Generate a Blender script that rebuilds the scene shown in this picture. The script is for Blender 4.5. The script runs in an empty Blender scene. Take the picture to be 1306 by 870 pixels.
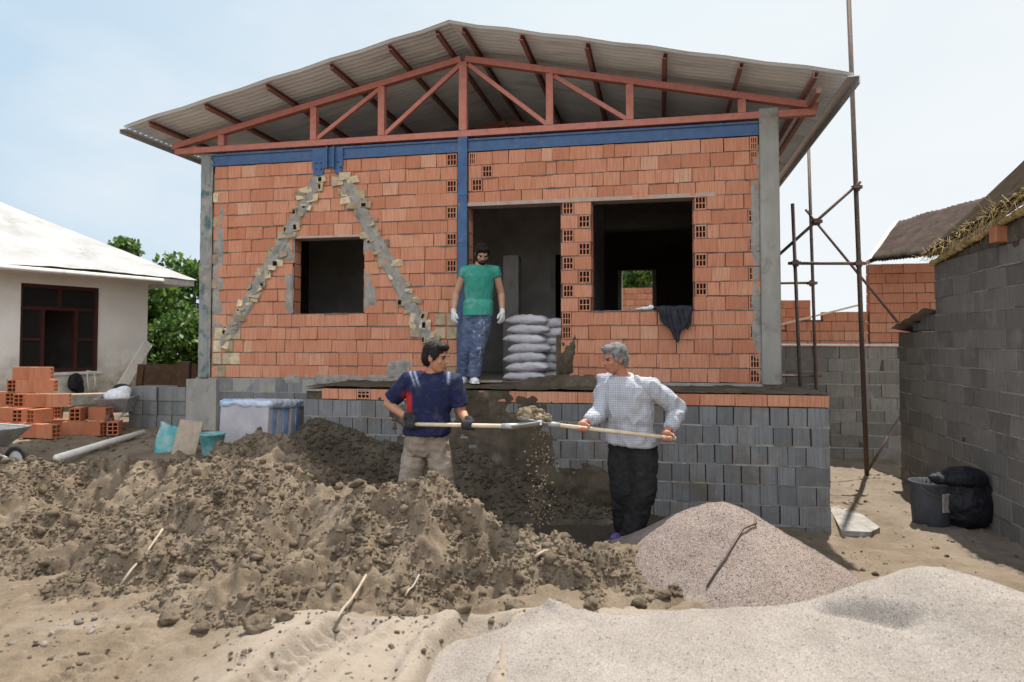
import bpy, math, random
import numpy as np
from mathutils import Vector, Matrix, noise as mnoise

random.seed(7)
RNG = np.random.default_rng(7)
R = math.radians
SC = bpy.context.scene
COL = SC.collection

# ---------------------------------------------------------------- camera, sky, sun, exposure
cam_data = bpy.data.cameras.new("camera")
cam = bpy.data.objects.new("camera", cam_data)
COL.objects.link(cam)
cam.location = (0, 0, 1.66)
cam.rotation_euler = (R(92.0), 0, 0)
cam_data.sensor_width = 36.0
cam_data.lens = 36.0 * 900 / 1306
cam_data.shift_y = -(435 - (437 - 900 * math.tan(R(2.0)))) / 1306
cam_data.clip_start = 0.05
cam_data.clip_end = 3000
cam_data.dof.use_dof = True
cam_data.dof.focus_distance = 6.6
cam_data.dof.aperture_fstop = 1.9
SC.camera = cam

SUN_EL, SUN_AZ = R(64), R(28)          # azimuth measured from +Y (view direction) towards +X
world = bpy.data.worlds.new("World")
SC.world = world
world.use_nodes = True
wn, wl = world.node_tree.nodes, world.node_tree.links
wn.clear()
w_out = wn.new("ShaderNodeOutputWorld")
w_bg = wn.new("ShaderNodeBackground")
w_sky = wn.new("ShaderNodeTexSky")
w_sky.sky_type = 'NISHITA'
w_sky.sun_disc = False
w_sky.sun_elevation = SUN_EL
w_sky.sun_rotation = SUN_AZ
w_sky.air_density = 1.0
w_sky.dust_density = 0.7
w_sky.ozone_density = 1.0
w_tc = wn.new("ShaderNodeTexCoord")
w_map = wn.new("ShaderNodeMapping")
w_map.inputs['Scale'].default_value = (1.0, 1.0, 2.2)
w_map.inputs['Location'].default_value = (0.35, 0.1, 0.2)
w_noi = wn.new("ShaderNodeTexNoise")
w_noi.inputs['Scale'].default_value = 1.7
w_noi.inputs['Detail'].default_value = 7
w_noi.inputs['Roughness'].default_value = 0.52
w_ramp = wn.new("ShaderNodeValToRGB")
w_ramp.color_ramp.elements[0].position = 0.40
w_ramp.color_ramp.elements[1].position = 0.66
w_ramp.color_ramp.elements[0].color = (0.08, 0.08, 0.08, 1)
w_ramp.color_ramp.elements[1].color = (0.95, 0.95, 0.95, 1)
w_mix = wn.new("ShaderNodeMixRGB")
w_mix.inputs['Color2'].default_value = (2.85, 3.02, 3.15, 1)
w_bg.inputs['Strength'].default_value = 0.12
wl.new(w_tc.outputs['Generated'], w_map.inputs['Vector'])
wl.new(w_map.outputs['Vector'], w_noi.inputs['Vector'])
w_sep = wn.new("ShaderNodeSeparateXYZ")
w_ma = wn.new("ShaderNodeMath"); w_ma.operation = 'MULTIPLY_ADD'; w_ma.inputs[1].default_value = 0.34
wl.new(w_tc.outputs['Generated'], w_sep.inputs[0])
wl.new(w_sep.outputs[0], w_ma.inputs[0])
wl.new(w_noi.outputs['Fac'], w_ma.inputs[2])
wl.new(w_ma.outputs[0], w_ramp.inputs['Fac'])
wl.new(w_ramp.outputs['Color'], w_mix.inputs['Fac'])
wl.new(w_sky.outputs['Color'], w_mix.inputs['Color1'])
w_cap = wn.new("ShaderNodeMixRGB"); w_cap.blend_type = 'DARKEN'      # bright haze near the horizon levels off
w_cap.inputs['Fac'].default_value = 1.0
w_dx = wn.new("ShaderNodeMapRange")                                    # milkier towards the sun side (right), bluer to the left
w_dx.inputs['From Min'].default_value = -0.55; w_dx.inputs['From Max'].default_value = 0.15
w_side = wn.new("ShaderNodeMixRGB")
w_side.inputs['Color1'].default_value = (1.75, 2.32, 2.85, 1); w_side.inputs['Color2'].default_value = (2.75, 2.95, 3.1, 1)
w_dy = wn.new("ShaderNodeMapRange")                                    # added fill: unseen half of the sky brightened for the house front
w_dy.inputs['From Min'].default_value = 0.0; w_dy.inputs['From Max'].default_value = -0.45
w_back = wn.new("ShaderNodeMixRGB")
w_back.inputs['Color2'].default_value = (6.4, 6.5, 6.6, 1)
wl.new(w_sep.outputs[0], w_dx.inputs['Value']); wl.new(w_dx.outputs[0], w_side.inputs['Fac'])
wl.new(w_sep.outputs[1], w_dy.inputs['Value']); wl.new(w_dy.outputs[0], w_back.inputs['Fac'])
w_cl = wn.new("ShaderNodeMixRGB"); w_cl.inputs['Color2'].default_value = (3.0, 3.12, 3.2, 1)
w_cf = wn.new("ShaderNodeMath"); w_cf.operation = 'MULTIPLY'; w_cf.inputs[1].default_value = 0.8
wl.new(w_ramp.outputs['Color'], w_cf.inputs[0]); wl.new(w_cf.outputs[0], w_cl.inputs['Fac']); wl.new(w_side.outputs['Color'], w_cl.inputs['Color1'])
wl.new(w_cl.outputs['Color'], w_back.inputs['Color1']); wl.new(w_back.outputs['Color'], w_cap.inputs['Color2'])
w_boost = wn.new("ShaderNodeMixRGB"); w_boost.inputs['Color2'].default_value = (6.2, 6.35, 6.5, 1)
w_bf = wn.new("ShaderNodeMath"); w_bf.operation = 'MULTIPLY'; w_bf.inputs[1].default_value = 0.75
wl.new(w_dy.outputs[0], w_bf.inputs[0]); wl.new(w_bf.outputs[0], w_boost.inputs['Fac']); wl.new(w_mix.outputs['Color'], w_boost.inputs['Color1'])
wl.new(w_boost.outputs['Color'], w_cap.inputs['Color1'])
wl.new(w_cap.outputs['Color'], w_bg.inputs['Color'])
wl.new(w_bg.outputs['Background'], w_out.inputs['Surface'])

sun_data = bpy.data.lights.new("sun", 'SUN')
sun = bpy.data.objects.new("sun", sun_data)
COL.objects.link(sun)
sun_data.energy = 3.0
sun_data.angle = R(0.53)
sun_data.color = (1.0, 0.955, 0.88)
sd = Vector((math.cos(SUN_EL) * math.sin(SUN_AZ), math.cos(SUN_EL) * math.cos(SUN_AZ), math.sin(SUN_EL)))
sun.rotation_euler = sd.to_track_quat('Z', 'Y').to_euler()
sun.location = sd * 40

SC.view_settings.view_transform = 'Standard'
SC.view_settings.look = 'None'
SC.view_settings.gamma = 1.0
SC.view_settings.use_curve_mapping = False
SC.view_settings.exposure = 1.35
SC.cycles.max_bounces = 8
SC.cycles.use_denoising = True

# ---------------------------------------------------------------- house frame (t right along the front, s into depth)
RV = np.array([.9787, -.2052, 0.]); DV = np.array([.2052, .9787, 0.]); P0 = np.array([-.609, 8.7, 0.])
HROT = math.atan2(-.2052, .9787)
def W(t, s, z):
    p = P0 + t * RV + s * DV
    return (float(p[0]), float(p[1]), float(z))

# ---------------------------------------------------------------- noise on arrays
_T = np.random.default_rng(11).random((512, 512))
def vnoise(x, y, seed=0):
    x = np.asarray(x, float) + seed * 17.31; y = np.asarray(y, float) + seed * 9.17
    xi = np.floor(x).astype(int); yi = np.floor(y).astype(int)
    fx = x - xi; fy = y - yi
    fx = fx * fx * (3 - 2 * fx); fy = fy * fy * (3 - 2 * fy)
    a = _T[xi & 511, yi & 511]; b = _T[(xi + 1) & 511, yi & 511]
    c = _T[xi & 511, (yi + 1) & 511]; d = _T[(xi + 1) & 511, (yi + 1) & 511]
    return (a * (1 - fx) + b * fx) * (1 - fy) + (c * (1 - fx) + d * fx) * fy
def fbm(x, y, octv=4, seed=0, gain=.5):
    v = 0; a = 1; n = 0
    for o in range(octv):
        v = v + a * vnoise(x * 2 ** o, y * 2 ** o, seed + o); n += a; a *= gain
    return v / n - .5
def worley(x, y, seed=0):
    xi = np.floor(x).astype(int); yi = np.floor(y).astype(int)
    f1 = np.full(x.shape, 9.); f2 = np.full(x.shape, 9.); rid = np.zeros(x.shape)
    for dx in (-1, 0, 1):
        for dy in (-1, 0, 1):
            cx = xi + dx; cy = yi + dy
            jx = _T[(cx + 31 * seed) & 511, cy & 511]; jy = _T[(cy + 57) & 511, (cx + 91 + seed) & 511]
            dd = np.hypot(cx + jx - x, cy + jy - y)
            m = dd < f1
            f2 = np.where(m, f1, np.minimum(f2, dd)); rid = np.where(m, _T[(cx + 7) & 511, (cy + 13 + seed) & 511], rid)
            f1 = np.where(m, dd, f1)
    return f1, f2, rid
def sstep(a, b, x):
    t = np.clip((x - a) / (b - a), 0, 1)
    return t * t * (3 - 2 * t)
def lumps(x, y, cell, seed, fill=.6):
    f1, f2, rid = worley(x / cell, y / cell, seed)
    r = .35 + .35 * rid
    return np.sqrt(np.maximum(0, 1 - (f1 / r) ** 2)) * cell * r * (rid < fill)

# ---------------------------------------------------------------- object helpers
def tag(o, label=None, cat=None, group=None, kind=None):
    if label: o['label'] = label
    if cat: o['category'] = cat
    if group: o['group'] = group
    if kind: o['kind'] = kind
    return o
def empty(name, loc=(0, 0, 0), rz=0.0, label=None, cat=None, group=None):
    o = bpy.data.objects.new(name, None)
    COL.objects.link(o); o.location = loc; o.rotation_euler = (0, 0, rz)
    o.empty_display_size = .1
    return tag(o, label, cat, group)
def copy_tree(o, parent=None):
    c = o.copy(); COL.objects.link(c)
    if parent is not None: c.parent = parent
    for ch in list(o.children): copy_tree(ch, c)
    return c
def link(name, me, m, parent=None, smooth=False):
    if m is not None:
        for mm in (m if isinstance(m, (list, tuple)) else [m]): me.materials.append(mm)
    if smooth: me.polygons.foreach_set("use_smooth", np.ones(len(me.polygons), dtype=bool))
    o = bpy.data.objects.new(name, me); COL.objects.link(o)
    if parent is not None: o.parent = parent
    return o
def np_mesh(name, V, F):
    """V (n,3), F (m,k) all faces of k corners."""
    V = np.asarray(V, np.float32); F = np.asarray(F, np.int32); k = F.shape[1]
    me = bpy.data.meshes.new(name)
    me.vertices.add(len(V)); me.vertices.foreach_set("co", V.ravel())
    me.loops.add(F.size); me.loops.foreach_set("vertex_index", F.ravel())
    me.polygons.add(len(F)); me.polygons.foreach_set("loop_start", np.arange(0, F.size, k, dtype=np.int32))
    me.update(calc_edges=True)
    return me
def color_attr(me, cols, name="tint"):
    a = me.color_attributes.new(name, 'FLOAT_COLOR', 'POINT')
    c = np.ones((len(me.vertices), 4), np.float32); c[:, :cols.shape[1]] = cols
    a.data.foreach_set("color", c.ravel())
def grid_faces(nx, ny):
    i = np.arange(nx - 1)[:, None] * ny + np.arange(ny - 1)[None, :]
    i = i.ravel()
    return np.stack([i, i + ny, i + ny + 1, i + 1], 1)

class MB:
    """Collects shapes that become ONE mesh object."""
    def __init__(s): s.v = []; s.f = []; s.mi = []; s.cur = 0
    def add(s, vs, fs):
        b = len(s.v); s.v.extend([tuple(map(float, q)) for q in vs])
        s.f.extend([tuple(b + i for i in f) for f in fs]); s.mi.extend([s.cur] * len(fs))
    def box(s, x0, x1, y0, y1, z0, z1, M=None, jit=0.):
        vs = [Vector((x, y, z)) for z in (z0, z1) for x, y in ((x0, y0), (x1, y0), (x1, y1), (x0, y1))]
        if jit: vs = [q + Vector((random.uniform(-jit, jit) for _ in range(3))) for q in vs]
        if M is not None: vs = [M @ q for q in vs]
        s.add(vs, [(3, 2, 1, 0), (4, 5, 6, 7), (0, 1, 5, 4), (1, 2, 6, 5), (2, 3, 7, 6), (3, 0, 4, 7)])
    def bevbox(s, x0, x1, y0, y1, z0, z1, b, M=None):
        vs = []; 
        for z, i in ((z0, b), (z0 + b, 0), (z1 - b, 0), (z1, b)):
            X0, X1, Y0, Y1 = x0 + i, x1 - i, y0 + i, y1 - i
            vs += [(X0 + b, Y0, z), (X1 - b, Y0, z), (X1, Y0 + b, z), (X1, Y1 - b, z), (X1 - b, Y1, z), (X0 + b, Y1, z), (X0, Y1 - b, z), (X0, Y0 + b, z)]
        vs = [Vector(q) for q in vs]
        if M is not None: vs = [M @ q for q in vs]
        fs = [tuple(reversed(range(8))), tuple(range(24, 32))]
        for l in range(3):
            for i in range(8):
                j = (i + 1) % 8; fs.append((l * 8 + i, l * 8 + j, l * 8 + 8 + j, l * 8 + 8 + i))
        s.add(vs, fs)
    def bar(s, a, b, w, h, up=(0, 0, 1)):
        a = Vector(a); b = Vector(b); d = b - a; L = d.length; d.normalize()
        u = Vector(up); x = d.cross(u)
        if x.length < 1e-4: x = d.cross(Vector((1, 0, 0)))
        x.normalize(); z = x.cross(d)
        M = Matrix((x, d, z)).transposed().to_4x4(); M.translation = a
        s.box(-w / 2, w / 2, 0, L, -h / 2, h / 2, M)
    def tube(s, pts, rad, seg=10, cap=True, sy=1.0):
        pts = [Vector(p) for p in pts]; n = len(pts)
        if not hasattr(rad, '__len__'): rad = [rad] * n
        ref = None; vs = []; fs = []
        for i, p in enumerate(pts):
            d = (pts[min(i + 1, n - 1)] - pts[max(i - 1, 0)]).normalized()
            if ref is None:
                ref = d.cross(Vector((0, 0, 1)))
                if ref.length < .1: ref = d.cross(Vector((1, 0, 0)))
            ref = (ref - d * ref.dot(d)).normalized(); bi = d.cross(ref)
            for k in range(seg):
                a = 2 * math.pi * k / seg
                vs.append(p + (ref * math.cos(a) + bi * math.sin(a) * sy) * rad[i])
        for i in range(n - 1):
            for k in range(seg):
                q = (k + 1) % seg; fs.append((i * seg + k, i * seg + q, (i + 1) * seg + q, (i + 1) * seg + k))
        if cap:
            fs.append(tuple(reversed(range(seg)))); fs.append(tuple((n - 1) * seg + k for k in range(seg)))
        s.add(vs, fs)
    def lathe(s, prof, seg=20, M=None):
        vs = []; fs = []; n = len(prof)
        for r, z in prof:
            for k in range(seg):
                a = 2 * math.pi * k / seg; q = Vector((r * math.cos(a), r * math.sin(a), z))
                vs.append(M @ q if M is not None else q)
        for i in range(n - 1):
            for k in range(seg):
                q = (k + 1) % seg; fs.append((i * seg + k, i * seg + q, (i + 1) * seg + q, (i + 1) * seg + k))
        s.add(vs, fs)
    def ell(s, c, r, M=None, nu=14, nv=9):
        vs = []; fs = []
        for j in range(nv + 1):
            th = math.pi * j / nv
            for i in range(nu):
                ph = 2 * math.pi * i / nu
                q = Vector((r[0] * math.sin(th) * math.cos(ph), r[1] * math.sin(th) * math.sin(ph), r[2] * math.cos(th)))
                vs.append((M @ q if M is not None else q) + Vector(c))
        for j in range(nv):
            for i in range(nu):
                k = (i + 1) % nu; fs.append((j * nu + i, (j + 1) * nu + i, (j + 1) * nu + k, j * nu + k))
        s.add(vs, fs)
    def stack(s, rings, rv, fv, seg=20):
        """rings: (centre, rx, ry), closed top and bottom"""
        vs = []; fs = []; n = len(rings)
        for c, rx, ry in rings:
            for k in range(seg):
                a = 2 * math.pi * k / seg
                ca, sa = math.cos(a), math.sin(a)
                e = .82
                vs.append(Vector(c) + Vector(rv) * (rx * math.copysign(abs(ca) ** e, ca)) + Vector(fv) * (ry * math.copysign(abs(sa) ** e, sa)))
        for i in range(n - 1):
            for k in range(seg):
                q = (k + 1) % seg; fs.append((i * seg + k, i * seg + q, (i + 1) * seg + q, (i + 1) * seg + k))
        fs.append(tuple(reversed(range(seg)))); fs.append(tuple((n - 1) * seg + k for k in range(seg)))
        s.add(vs, fs)
    def build(s, name, m, parent=None, smooth=False, kind=None):
        me = bpy.data.meshes.new(name); me.from_pydata(s.v, [], s.f); me.update()
        o = link(name, me, m, parent, smooth)
        if any(s.mi): me.polygons.foreach_set("material_index", s.mi)
        if kind: o['kind'] = kind
        return o
def remeshed(mb, name, m, parent=None, voxel=.007, it=3, wrinkle=0., wscale=(12, 12, 5), wseed=0., hem=0):
    """voxel-merge the collected shapes into one continuous surface"""
    me = bpy.data.meshes.new(name); me.from_pydata(mb.v, [], mb.f); me.update()
    o = bpy.data.objects.new(name, me)
    tmp = bpy.data.scenes.get("work") or bpy.data.scenes.new("work"); tmp.collection.objects.link(o)
    rm = o.modifiers.new("r", 'REMESH'); rm.mode = 'VOXEL'; rm.voxel_size = voxel
    sm = o.modifiers.new("s", 'SMOOTH'); sm.iterations = it; sm.factor = .5
    with bpy.context.temp_override(scene=tmp, view_layer=tmp.view_layers[0]):
        dg = bpy.context.evaluated_depsgraph_get()
        nm = bpy.data.meshes.new_from_object(o.evaluated_get(dg))
    o.modifiers.clear(); o.data = nm; nm.name = name
    tmp.collection.objects.unlink(o); COL.objects.link(o)
    if wrinkle:
        nv_ = len(nm.vertices); co = np.empty(nv_ * 3, np.float32); nr = np.empty(nv_ * 3, np.float32)
        nm.vertices.foreach_get("co", co); nm.vertex_normals.foreach_get("vector", nr); co = co.reshape(-1, 3); nr = nr.reshape(-1, 3)
        zlo = float(co[:, 2].min()); hh_ = np.empty(nv_, np.float32)
        for i, (x, y, z) in enumerate(co.tolist()):
            q = Vector((x * wscale[0] + wseed, y * wscale[1], z * wscale[2]))
            h = mnoise.noise(q) + .5 * mnoise.noise(q * 2.3)
            hh_[i] = (1 - abs(h) * 1.6) * .6 * wrinkle * ((1 - .8 * max(0., 1 - (z - zlo) / .05)) if hem else 1)
        nm.vertices.foreach_set("co", (co + nr * hh_[:, None]).ravel())
        nm.update()
    nm.polygons.foreach_set("use_smooth", np.ones(len(nm.polygons), dtype=bool))
    nm.materials.clear()
    for mm in (m if isinstance(m, (list, tuple)) else [m]): nm.materials.append(mm)
    if parent is not None: o.parent = parent
    return o

# ---------------------------------------------------------------- materials
class NT:
    def __init__(s, name, rough=.9, spec=.25):
        s.m = bpy.data.materials.new(name); s.m.use_nodes = True
        s.n = s.m.node_tree.nodes; s.l = s.m.node_tree.links
        s.b = s.n['Principled BSDF']; s.b.inputs['Roughness'].default_value = rough
        s.b.inputs['Specular IOR Level'].default_value = spec
        s.tc = s.n.new('ShaderNodeTexCoord').outputs['Object']
    def mapv(s, scale):
        q = s.n.new('ShaderNodeMapping'); q.inputs['Scale'].default_value = scale; s.l.new(s.tc, q.inputs['Vector']); return q.outputs['Vector']
    def noise(s, scale, detail=5, rough=.6, stretch=None, dist=0.):
        q = s.n.new('ShaderNodeTexNoise'); q.inputs['Scale'].default_value = scale; q.inputs['Detail'].default_value = detail
        q.inputs['Roughness'].default_value = rough; q.inputs['Distortion'].default_value = dist
        s.l.new(s.mapv(stretch) if stretch else s.tc, q.inputs['Vector']); return q.outputs['Fac']
    def voro(s, scale, out='Distance', stretch=None):
        q = s.n.new('ShaderNodeTexVoronoi'); q.inputs['Scale'].default_value = scale
        s.l.new(s.mapv(stretch) if stretch else s.tc, q.inputs['Vector']); return q.outputs[out]
    def wave(s, scale, dist=0., axis='X', dscale=1.):
        q = s.n.new('ShaderNodeTexWave'); q.bands_direction = axis; q.inputs['Scale'].default_value = scale
        q.inputs['Distortion'].default_value = dist; q.inputs['Detail Scale'].default_value = dscale
        s.l.new(s.tc, q.inputs['Vector']); return q.outputs['Fac']
    def ramp(s, fac, stops):
        q = s.n.new('ShaderNodeValToRGB'); e = q.color_ramp.elements
        while len(e) < len(stops): e.new(.5)
        for i, (p, c) in enumerate(stops):
            e[i].position = p; e[i].color = (*c, 1) if len(c) == 3 else c
        s.l.new(fac, q.inputs['Fac']); return q.outputs['Color']
    def thr(s, fac, a, b):
        q = s.n.new('ShaderNodeMapRange'); q.inputs['From Min'].default_value = a; q.inputs['From Max'].default_value = b
        s.l.new(fac, q.inputs['Value']); return q.outputs['Result']
    def math(s, op, a, b):
        q = s.n.new('ShaderNodeMath'); q.operation = op
        for i, x in enumerate((a, b)):
            if isinstance(x, (int, float)): q.inputs[i].default_value = x
            else: s.l.new(x, q.inputs[i])
        return q.outputs[0]
    def mix(s, fac, a, b, mode='MIX'):
        q = s.n.new('ShaderNodeMixRGB'); q.blend_type = mode
        for k, x in (('Fac', fac), ('Color1', a), ('Color2', b)):
            if isinstance(x, (int, float)): q.inputs[k].default_value = x
            elif isinstance(x, tuple): q.inputs[k].default_value = (*x, 1)
            else: s.l.new(x, q.inputs[k])
        return q.outputs['Color']
    def island(s):
        return s.n.new('ShaderNodeNewGeometry').outputs['Random Per Island']
    def objrand(s):
        return s.n.new('ShaderNodeObjectInfo').outputs['Random']
    def attr(s, name="tint"):
        q = s.n.new('ShaderNodeAttribute'); q.attribute_name = name; return q.outputs['Color']
    def sep(s, c):
        q = s.n.new('ShaderNodeSeparateColor'); s.l.new(c, q.inputs[0]); return q.outputs
    def xyz(s):
        q = s.n.new('ShaderNodeSeparateXYZ'); s.l.new(s.tc, q.inputs[0]); return q.outputs
    def bump(s, h, strength=.4, dist=.01):
        q = s.n.new('ShaderNodeBump'); q.inputs['Strength'].default_value = strength; q.inputs['Distance'].default_value = dist
        s.l.new(h, q.inputs['Height'])
        if s.b.inputs['Normal'].links: s.l.new(s.b.inputs['Normal'].links[0].from_socket, q.inputs['Normal'])
        s.l.new(q.outputs[0], s.b.inputs['Normal'])
    def base(s, c):
        if isinstance(c, tuple): s.b.inputs['Base Color'].default_value = (*c, 1)
        else: s.l.new(c, s.b.inputs['Base Color'])
        return s.m

def mottled(name, c1, c2, scale=6, rough=.9, bump=.3, bscale=60, bdist=.004, stretch=None, isl=0., spec=.15, metal=0., grime=None, gpos=(.55, .7), obr=0.):
    k = NT(name, rough, spec)
    col = k.ramp(k.noise(scale, 6, .62, stretch), [(.3, c1), (.7, c2)])
    if isl: col = k.mix(1., col, k.ramp(k.island(), [(0, (1 - isl,) * 3), (1, (1 + isl * .6,) * 3)]), 'MULTIPLY')
    if obr: col = k.mix(1., col, k.ramp(k.objrand(), [(0, (1 - obr,) * 3), (1, (1 + obr * .6,) * 3)]), 'MULTIPLY')
    if grime: col = k.mix(k.thr(k.noise(scale * .6, 7, .7), *gpos), col, grime)
    k.b.inputs['Metallic'].default_value = metal
    if bump: k.bump(k.noise(bscale, 4, .6, stretch), bump, bdist)
    return k.base(col)

def clay_mat(name, per='island', mul=1.):
    k = NT(name, .92, .15)
    rnd = k.island() if per == 'island' else k.objrand()
    col = k.ramp(rnd, [(0, (.43, .182, .108)), (.3, (.50, .228, .140)), (.55, (.55, .268, .168)), (.8, (.47, .208, .126)), (.95, (.55, .285, .18)), (1, (.56, .325, .22))])
    if mul != 1: col = k.mix(1., col, (mul, mul * .85, mul * .75), 'MULTIPLY')
    g = k.noise(75, 2, .5, (1, .3, .05))
    col = k.mix(k.math('MULTIPLY', k.thr(g, .42, .62), .45), col, (.36, .11, .05))
    pale = k.thr(k.noise(5, 6, .7), .58, .8)
    col = k.mix(k.math('MULTIPLY', pale, .28), col, (.56, .42, .33))
    dark = k.thr(k.noise(2.3, 6, .7), .6, .78)
    col = k.mix(k.math('MULTIPLY', dark, .4), col, (.22, .13, .09))
    k.bump(g, .5, .004)
    return k.base(col)
def block_mat(name, c=(.178, .182, .185), per='island', mud=0.):
    k = NT(name, .95, .15)
    rnd = k.island() if per == 'island' else k.objrand()
    col = k.ramp(rnd, [(0, tuple(x * .78 for x in c)), (.5, c), (1, tuple(x * 1.22 for x in c))])
    g = k.noise(60, 2, .5, (1, 1, .04))
    col = k.mix(k.math('MULTIPLY', k.thr(g, .45, .65), .4), col, tuple(x * .55 for x in c))
    col = k.mix(k.math('MULTIPLY', k.thr(k.noise(3.1, 7, .7), .52, .75), .55), col, (.33, .31, .28))
    if mud: col = k.mix(k.math('MULTIPLY', k.thr(k.noise(1.6, 7, .7), .48, .66), mud), col, (.13, .10, .07))
    k.bump(k.noise(170, 3, .7), .4, .004); k.bump(g, .4, .004)
    return k.base(col)

M = {}
M['clay'] = clay_mat('clay_brick'); M['clay_loose'] = clay_mat('clay_loose', 'obj', .78)
M['hole_shade'] = mottled('hole_shade_plate', (.010, .005, .004), (.018, .008, .006), 20, bump=0)  # near-black: shade inside the brick holes put into the colour
M['yellow_brick'] = mottled('yellow_broken_brick', (.36, .28, .17), (.54, .45, .31), 14, isl=.45, grime=(.30, .28, .25))
M['mortar'] = mottled('mortar', (.20, .185, .165), (.34, .32, .29), 9, bump=.6, bscale=55, bdist=.008, grime=(.14, .125, .105))
M['mortar_wet'] = mottled('wet_mortar', (.042, .033, .022), (.105, .083, .058), 5, rough=.8, stretch=(1, 1, .45), bump=.8, bscale=38, bdist=.012, grime=(.165, .14, .11), gpos=(.58, .72))
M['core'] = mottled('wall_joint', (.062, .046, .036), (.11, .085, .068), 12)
M['block'] = block_mat('cement_block'); M['block_mud'] = block_mat('cement_block_muddy', mud=.8)
M['block_old'] = block_mat('old_block', (.178, .162, .142)); M['block_loose'] = block_mat('loose_block', (.165, .165, .16), 'obj')
M['concrete'] = mottled('raw_concrete', (.23, .22, .195), (.34, .325, .295), 5, bump=.5, bscale=45, bdist=.006, stretch=(1, 1, .4), grime=(.17, .15, .12))
M['concrete_pale'] = mottled('pale_concrete', (.42, .40, .37), (.56, .54, .5), 7, bump=.4, bscale=50)
M['plaster_in'] = mottled('inside_plaster', (.26, .24, .225), (.38, .36, .335), 3, bump=.2)
M['lintel'] = mottled('lintel_cement', (.34, .26, .22), (.44, .36, .31), 8, bump=.3)
M['red_steel'] = mottled('red_oxide_steel', (.37, .125, .092), (.47, .18, .135), 14, rough=.6, bump=.15, bscale=90, grime=(.30, .17, .135), gpos=(.55, .75), spec=.35)
M['red_dark'] = mottled('red_oxide_purlin', (.24, .115, .095), (.32, .16, .13), 14, rough=.6, bump=.1)
M['blue_steel'] = mottled('blue_painted_steel', (.022, .065, .165), (.045, .105, .22), 9, rough=.5, bump=.15, bscale=70, grime=(.14, .15, .17), gpos=(.57, .75), spec=.4)
M['teal_steel'] = mottled('mortared_steel', (.17, .19, .19), (.30, .29, .26), 9, rough=.85, bump=.5, bscale=40, bdist=.006, stretch=(1, 1, .35), grime=(.07, .13, .15), gpos=(.5, .62))
k = NT('roof_sheet', .55, .2)
c = k.ramp(k.noise(2.2, 7, .65, (.35, 1.3, 1)), [(.3, (.58, .61, .63)), (.55, (.72, .76, .79)), (.75, (.80, .84, .86))])
c = k.mix(k.math('MULTIPLY', k.thr(k.noise(3.0, 7, .72, (.3, 2.6, 1)), .54, .68), .5), c, (.30, .27, .24))
M['roof_in'] = k.base(c)
M['zinc'] = mottled('zinc_trim', (.45, .46, .47), (.62, .63, .64), 12, rough=.45, metal=.5, bump=.1)
M['steel_pipe'] = mottled('scaffold_pipe', (.085, .065, .058), (.15, .115, .10), 20, rough=.6, metal=.3, bump=.2, grime=(.16, .075, .04), gpos=(.5, .65))
M['pale_wood'] = mottled('pale_wood', (.50, .40, .27), (.64, .54, .40), 14, stretch=(1, 1, 1), rough=.7, bump=.2)
M['grey_wood'] = mottled('grey_wood', (.26, .21, .16), (.40, .33, .25), 16, bump=.3)
M['wood_and_shade'] = mottled('wood_and_shade', (.045, .025, .015), (.085, .048, .028), 10, bump=.3)  # wood of the post; on the panel, tree shade put into colour
M['whitewash'] = None
k = NT('limewashed_wall', .9, .2)
c = k.ramp(k.noise(1.6, 6, .6), [(.3, (.68, .655, .615)), (.7, (.80, .785, .755))])
z = k.xyz()[2]
low = k.math('MULTIPLY', k.thr(z, 1.75, .95), k.thr(k.noise(1.9, 7, .7), .34, .58))
c = k.mix(low, c, (.30, .25, .16)); c = k.mix(k.math('MULTIPLY', k.thr(k.noise(6, 7, .75), .6, .7), .4), c, (.42, .38, .33))
k.bump(k.noise(35, 5, .6), .3, .006)
M['whitewash'] = k.base(c)
M['white_roof'] = mottled('white_roof_sheet', (.27, .267, .262), (.37, .367, .363), 2.2, rough=.6, bump=.4, bscale=9, bdist=.03, grime=(.20, .188, .172), gpos=(.54, .72))
M['white_trim'] = mottled('white_trim', (.55, .53, .5), (.7, .68, .65), 8, bump=.1)
M['maroon'] = mottled('maroon_frame', (.038, .012, .010), (.065, .019, .016), 12, rough=.45, spec=.4)
k = NT('window_glass', .08, .5); M['glass'] = k.base((.018, .018, .018))
M['old_roof'] = mottled('old_rusty_roof', (.028, .021, .016), (.055, .042, .032), 4, bump=.5, bscale=14, bdist=.02, spec=0., stretch=(1, 1, 1), grime=(.05, .055, .035))
M['straw'] = mottled('straw', (.36, .26, .11), (.56, .42, .20), 30, isl=.4, bump=0)
M['rust_sheet'] = mottled('rusty_tin', (.16, .11, .085), (.30, .24, .2), 9, rough=.6)
M['bag'] = None
k = NT('woven_sack', .75, .25)
c = k.ramp(k.noise(5, 5, .6), [(.3, (.40, .39, .42)), (.7, (.54, .53, .555))])
c = k.mix(1., c, k.ramp(k.objrand(), [(0, (.85, .86, .86)), (1, (1.08, 1.06, 1.06))]), 'MULTIPLY')
c = k.mix(k.math('MULTIPLY', k.thr(k.noise(6, 7, .7), .5, .75), .5), c, (.30, .27, .23))
k.bump(k.wave(70, 1.5, 'X'), .12, .002); k.bump(k.noise(11, 5, .65, (1, 1.6, 2)), .9, .022)
M['bag'] = k.base(c)
M['dark_cloth'] = mottled('dark_cloth', (.020, .022, .028), (.045, .048, .058), 12, bump=.4, bscale=25, bdist=.008)
M['white_cloth'] = mottled('white_cloth', (.55, .55, .55), (.72, .72, .71), 9, bump=.4, bscale=25, bdist=.008)
M['black_plastic'] = mottled('black_plastic', (.006, .006, .009), (.016, .016, .022), 8, rough=.55, spec=.25, bump=.8, bscale=16, bdist=.03)
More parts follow.
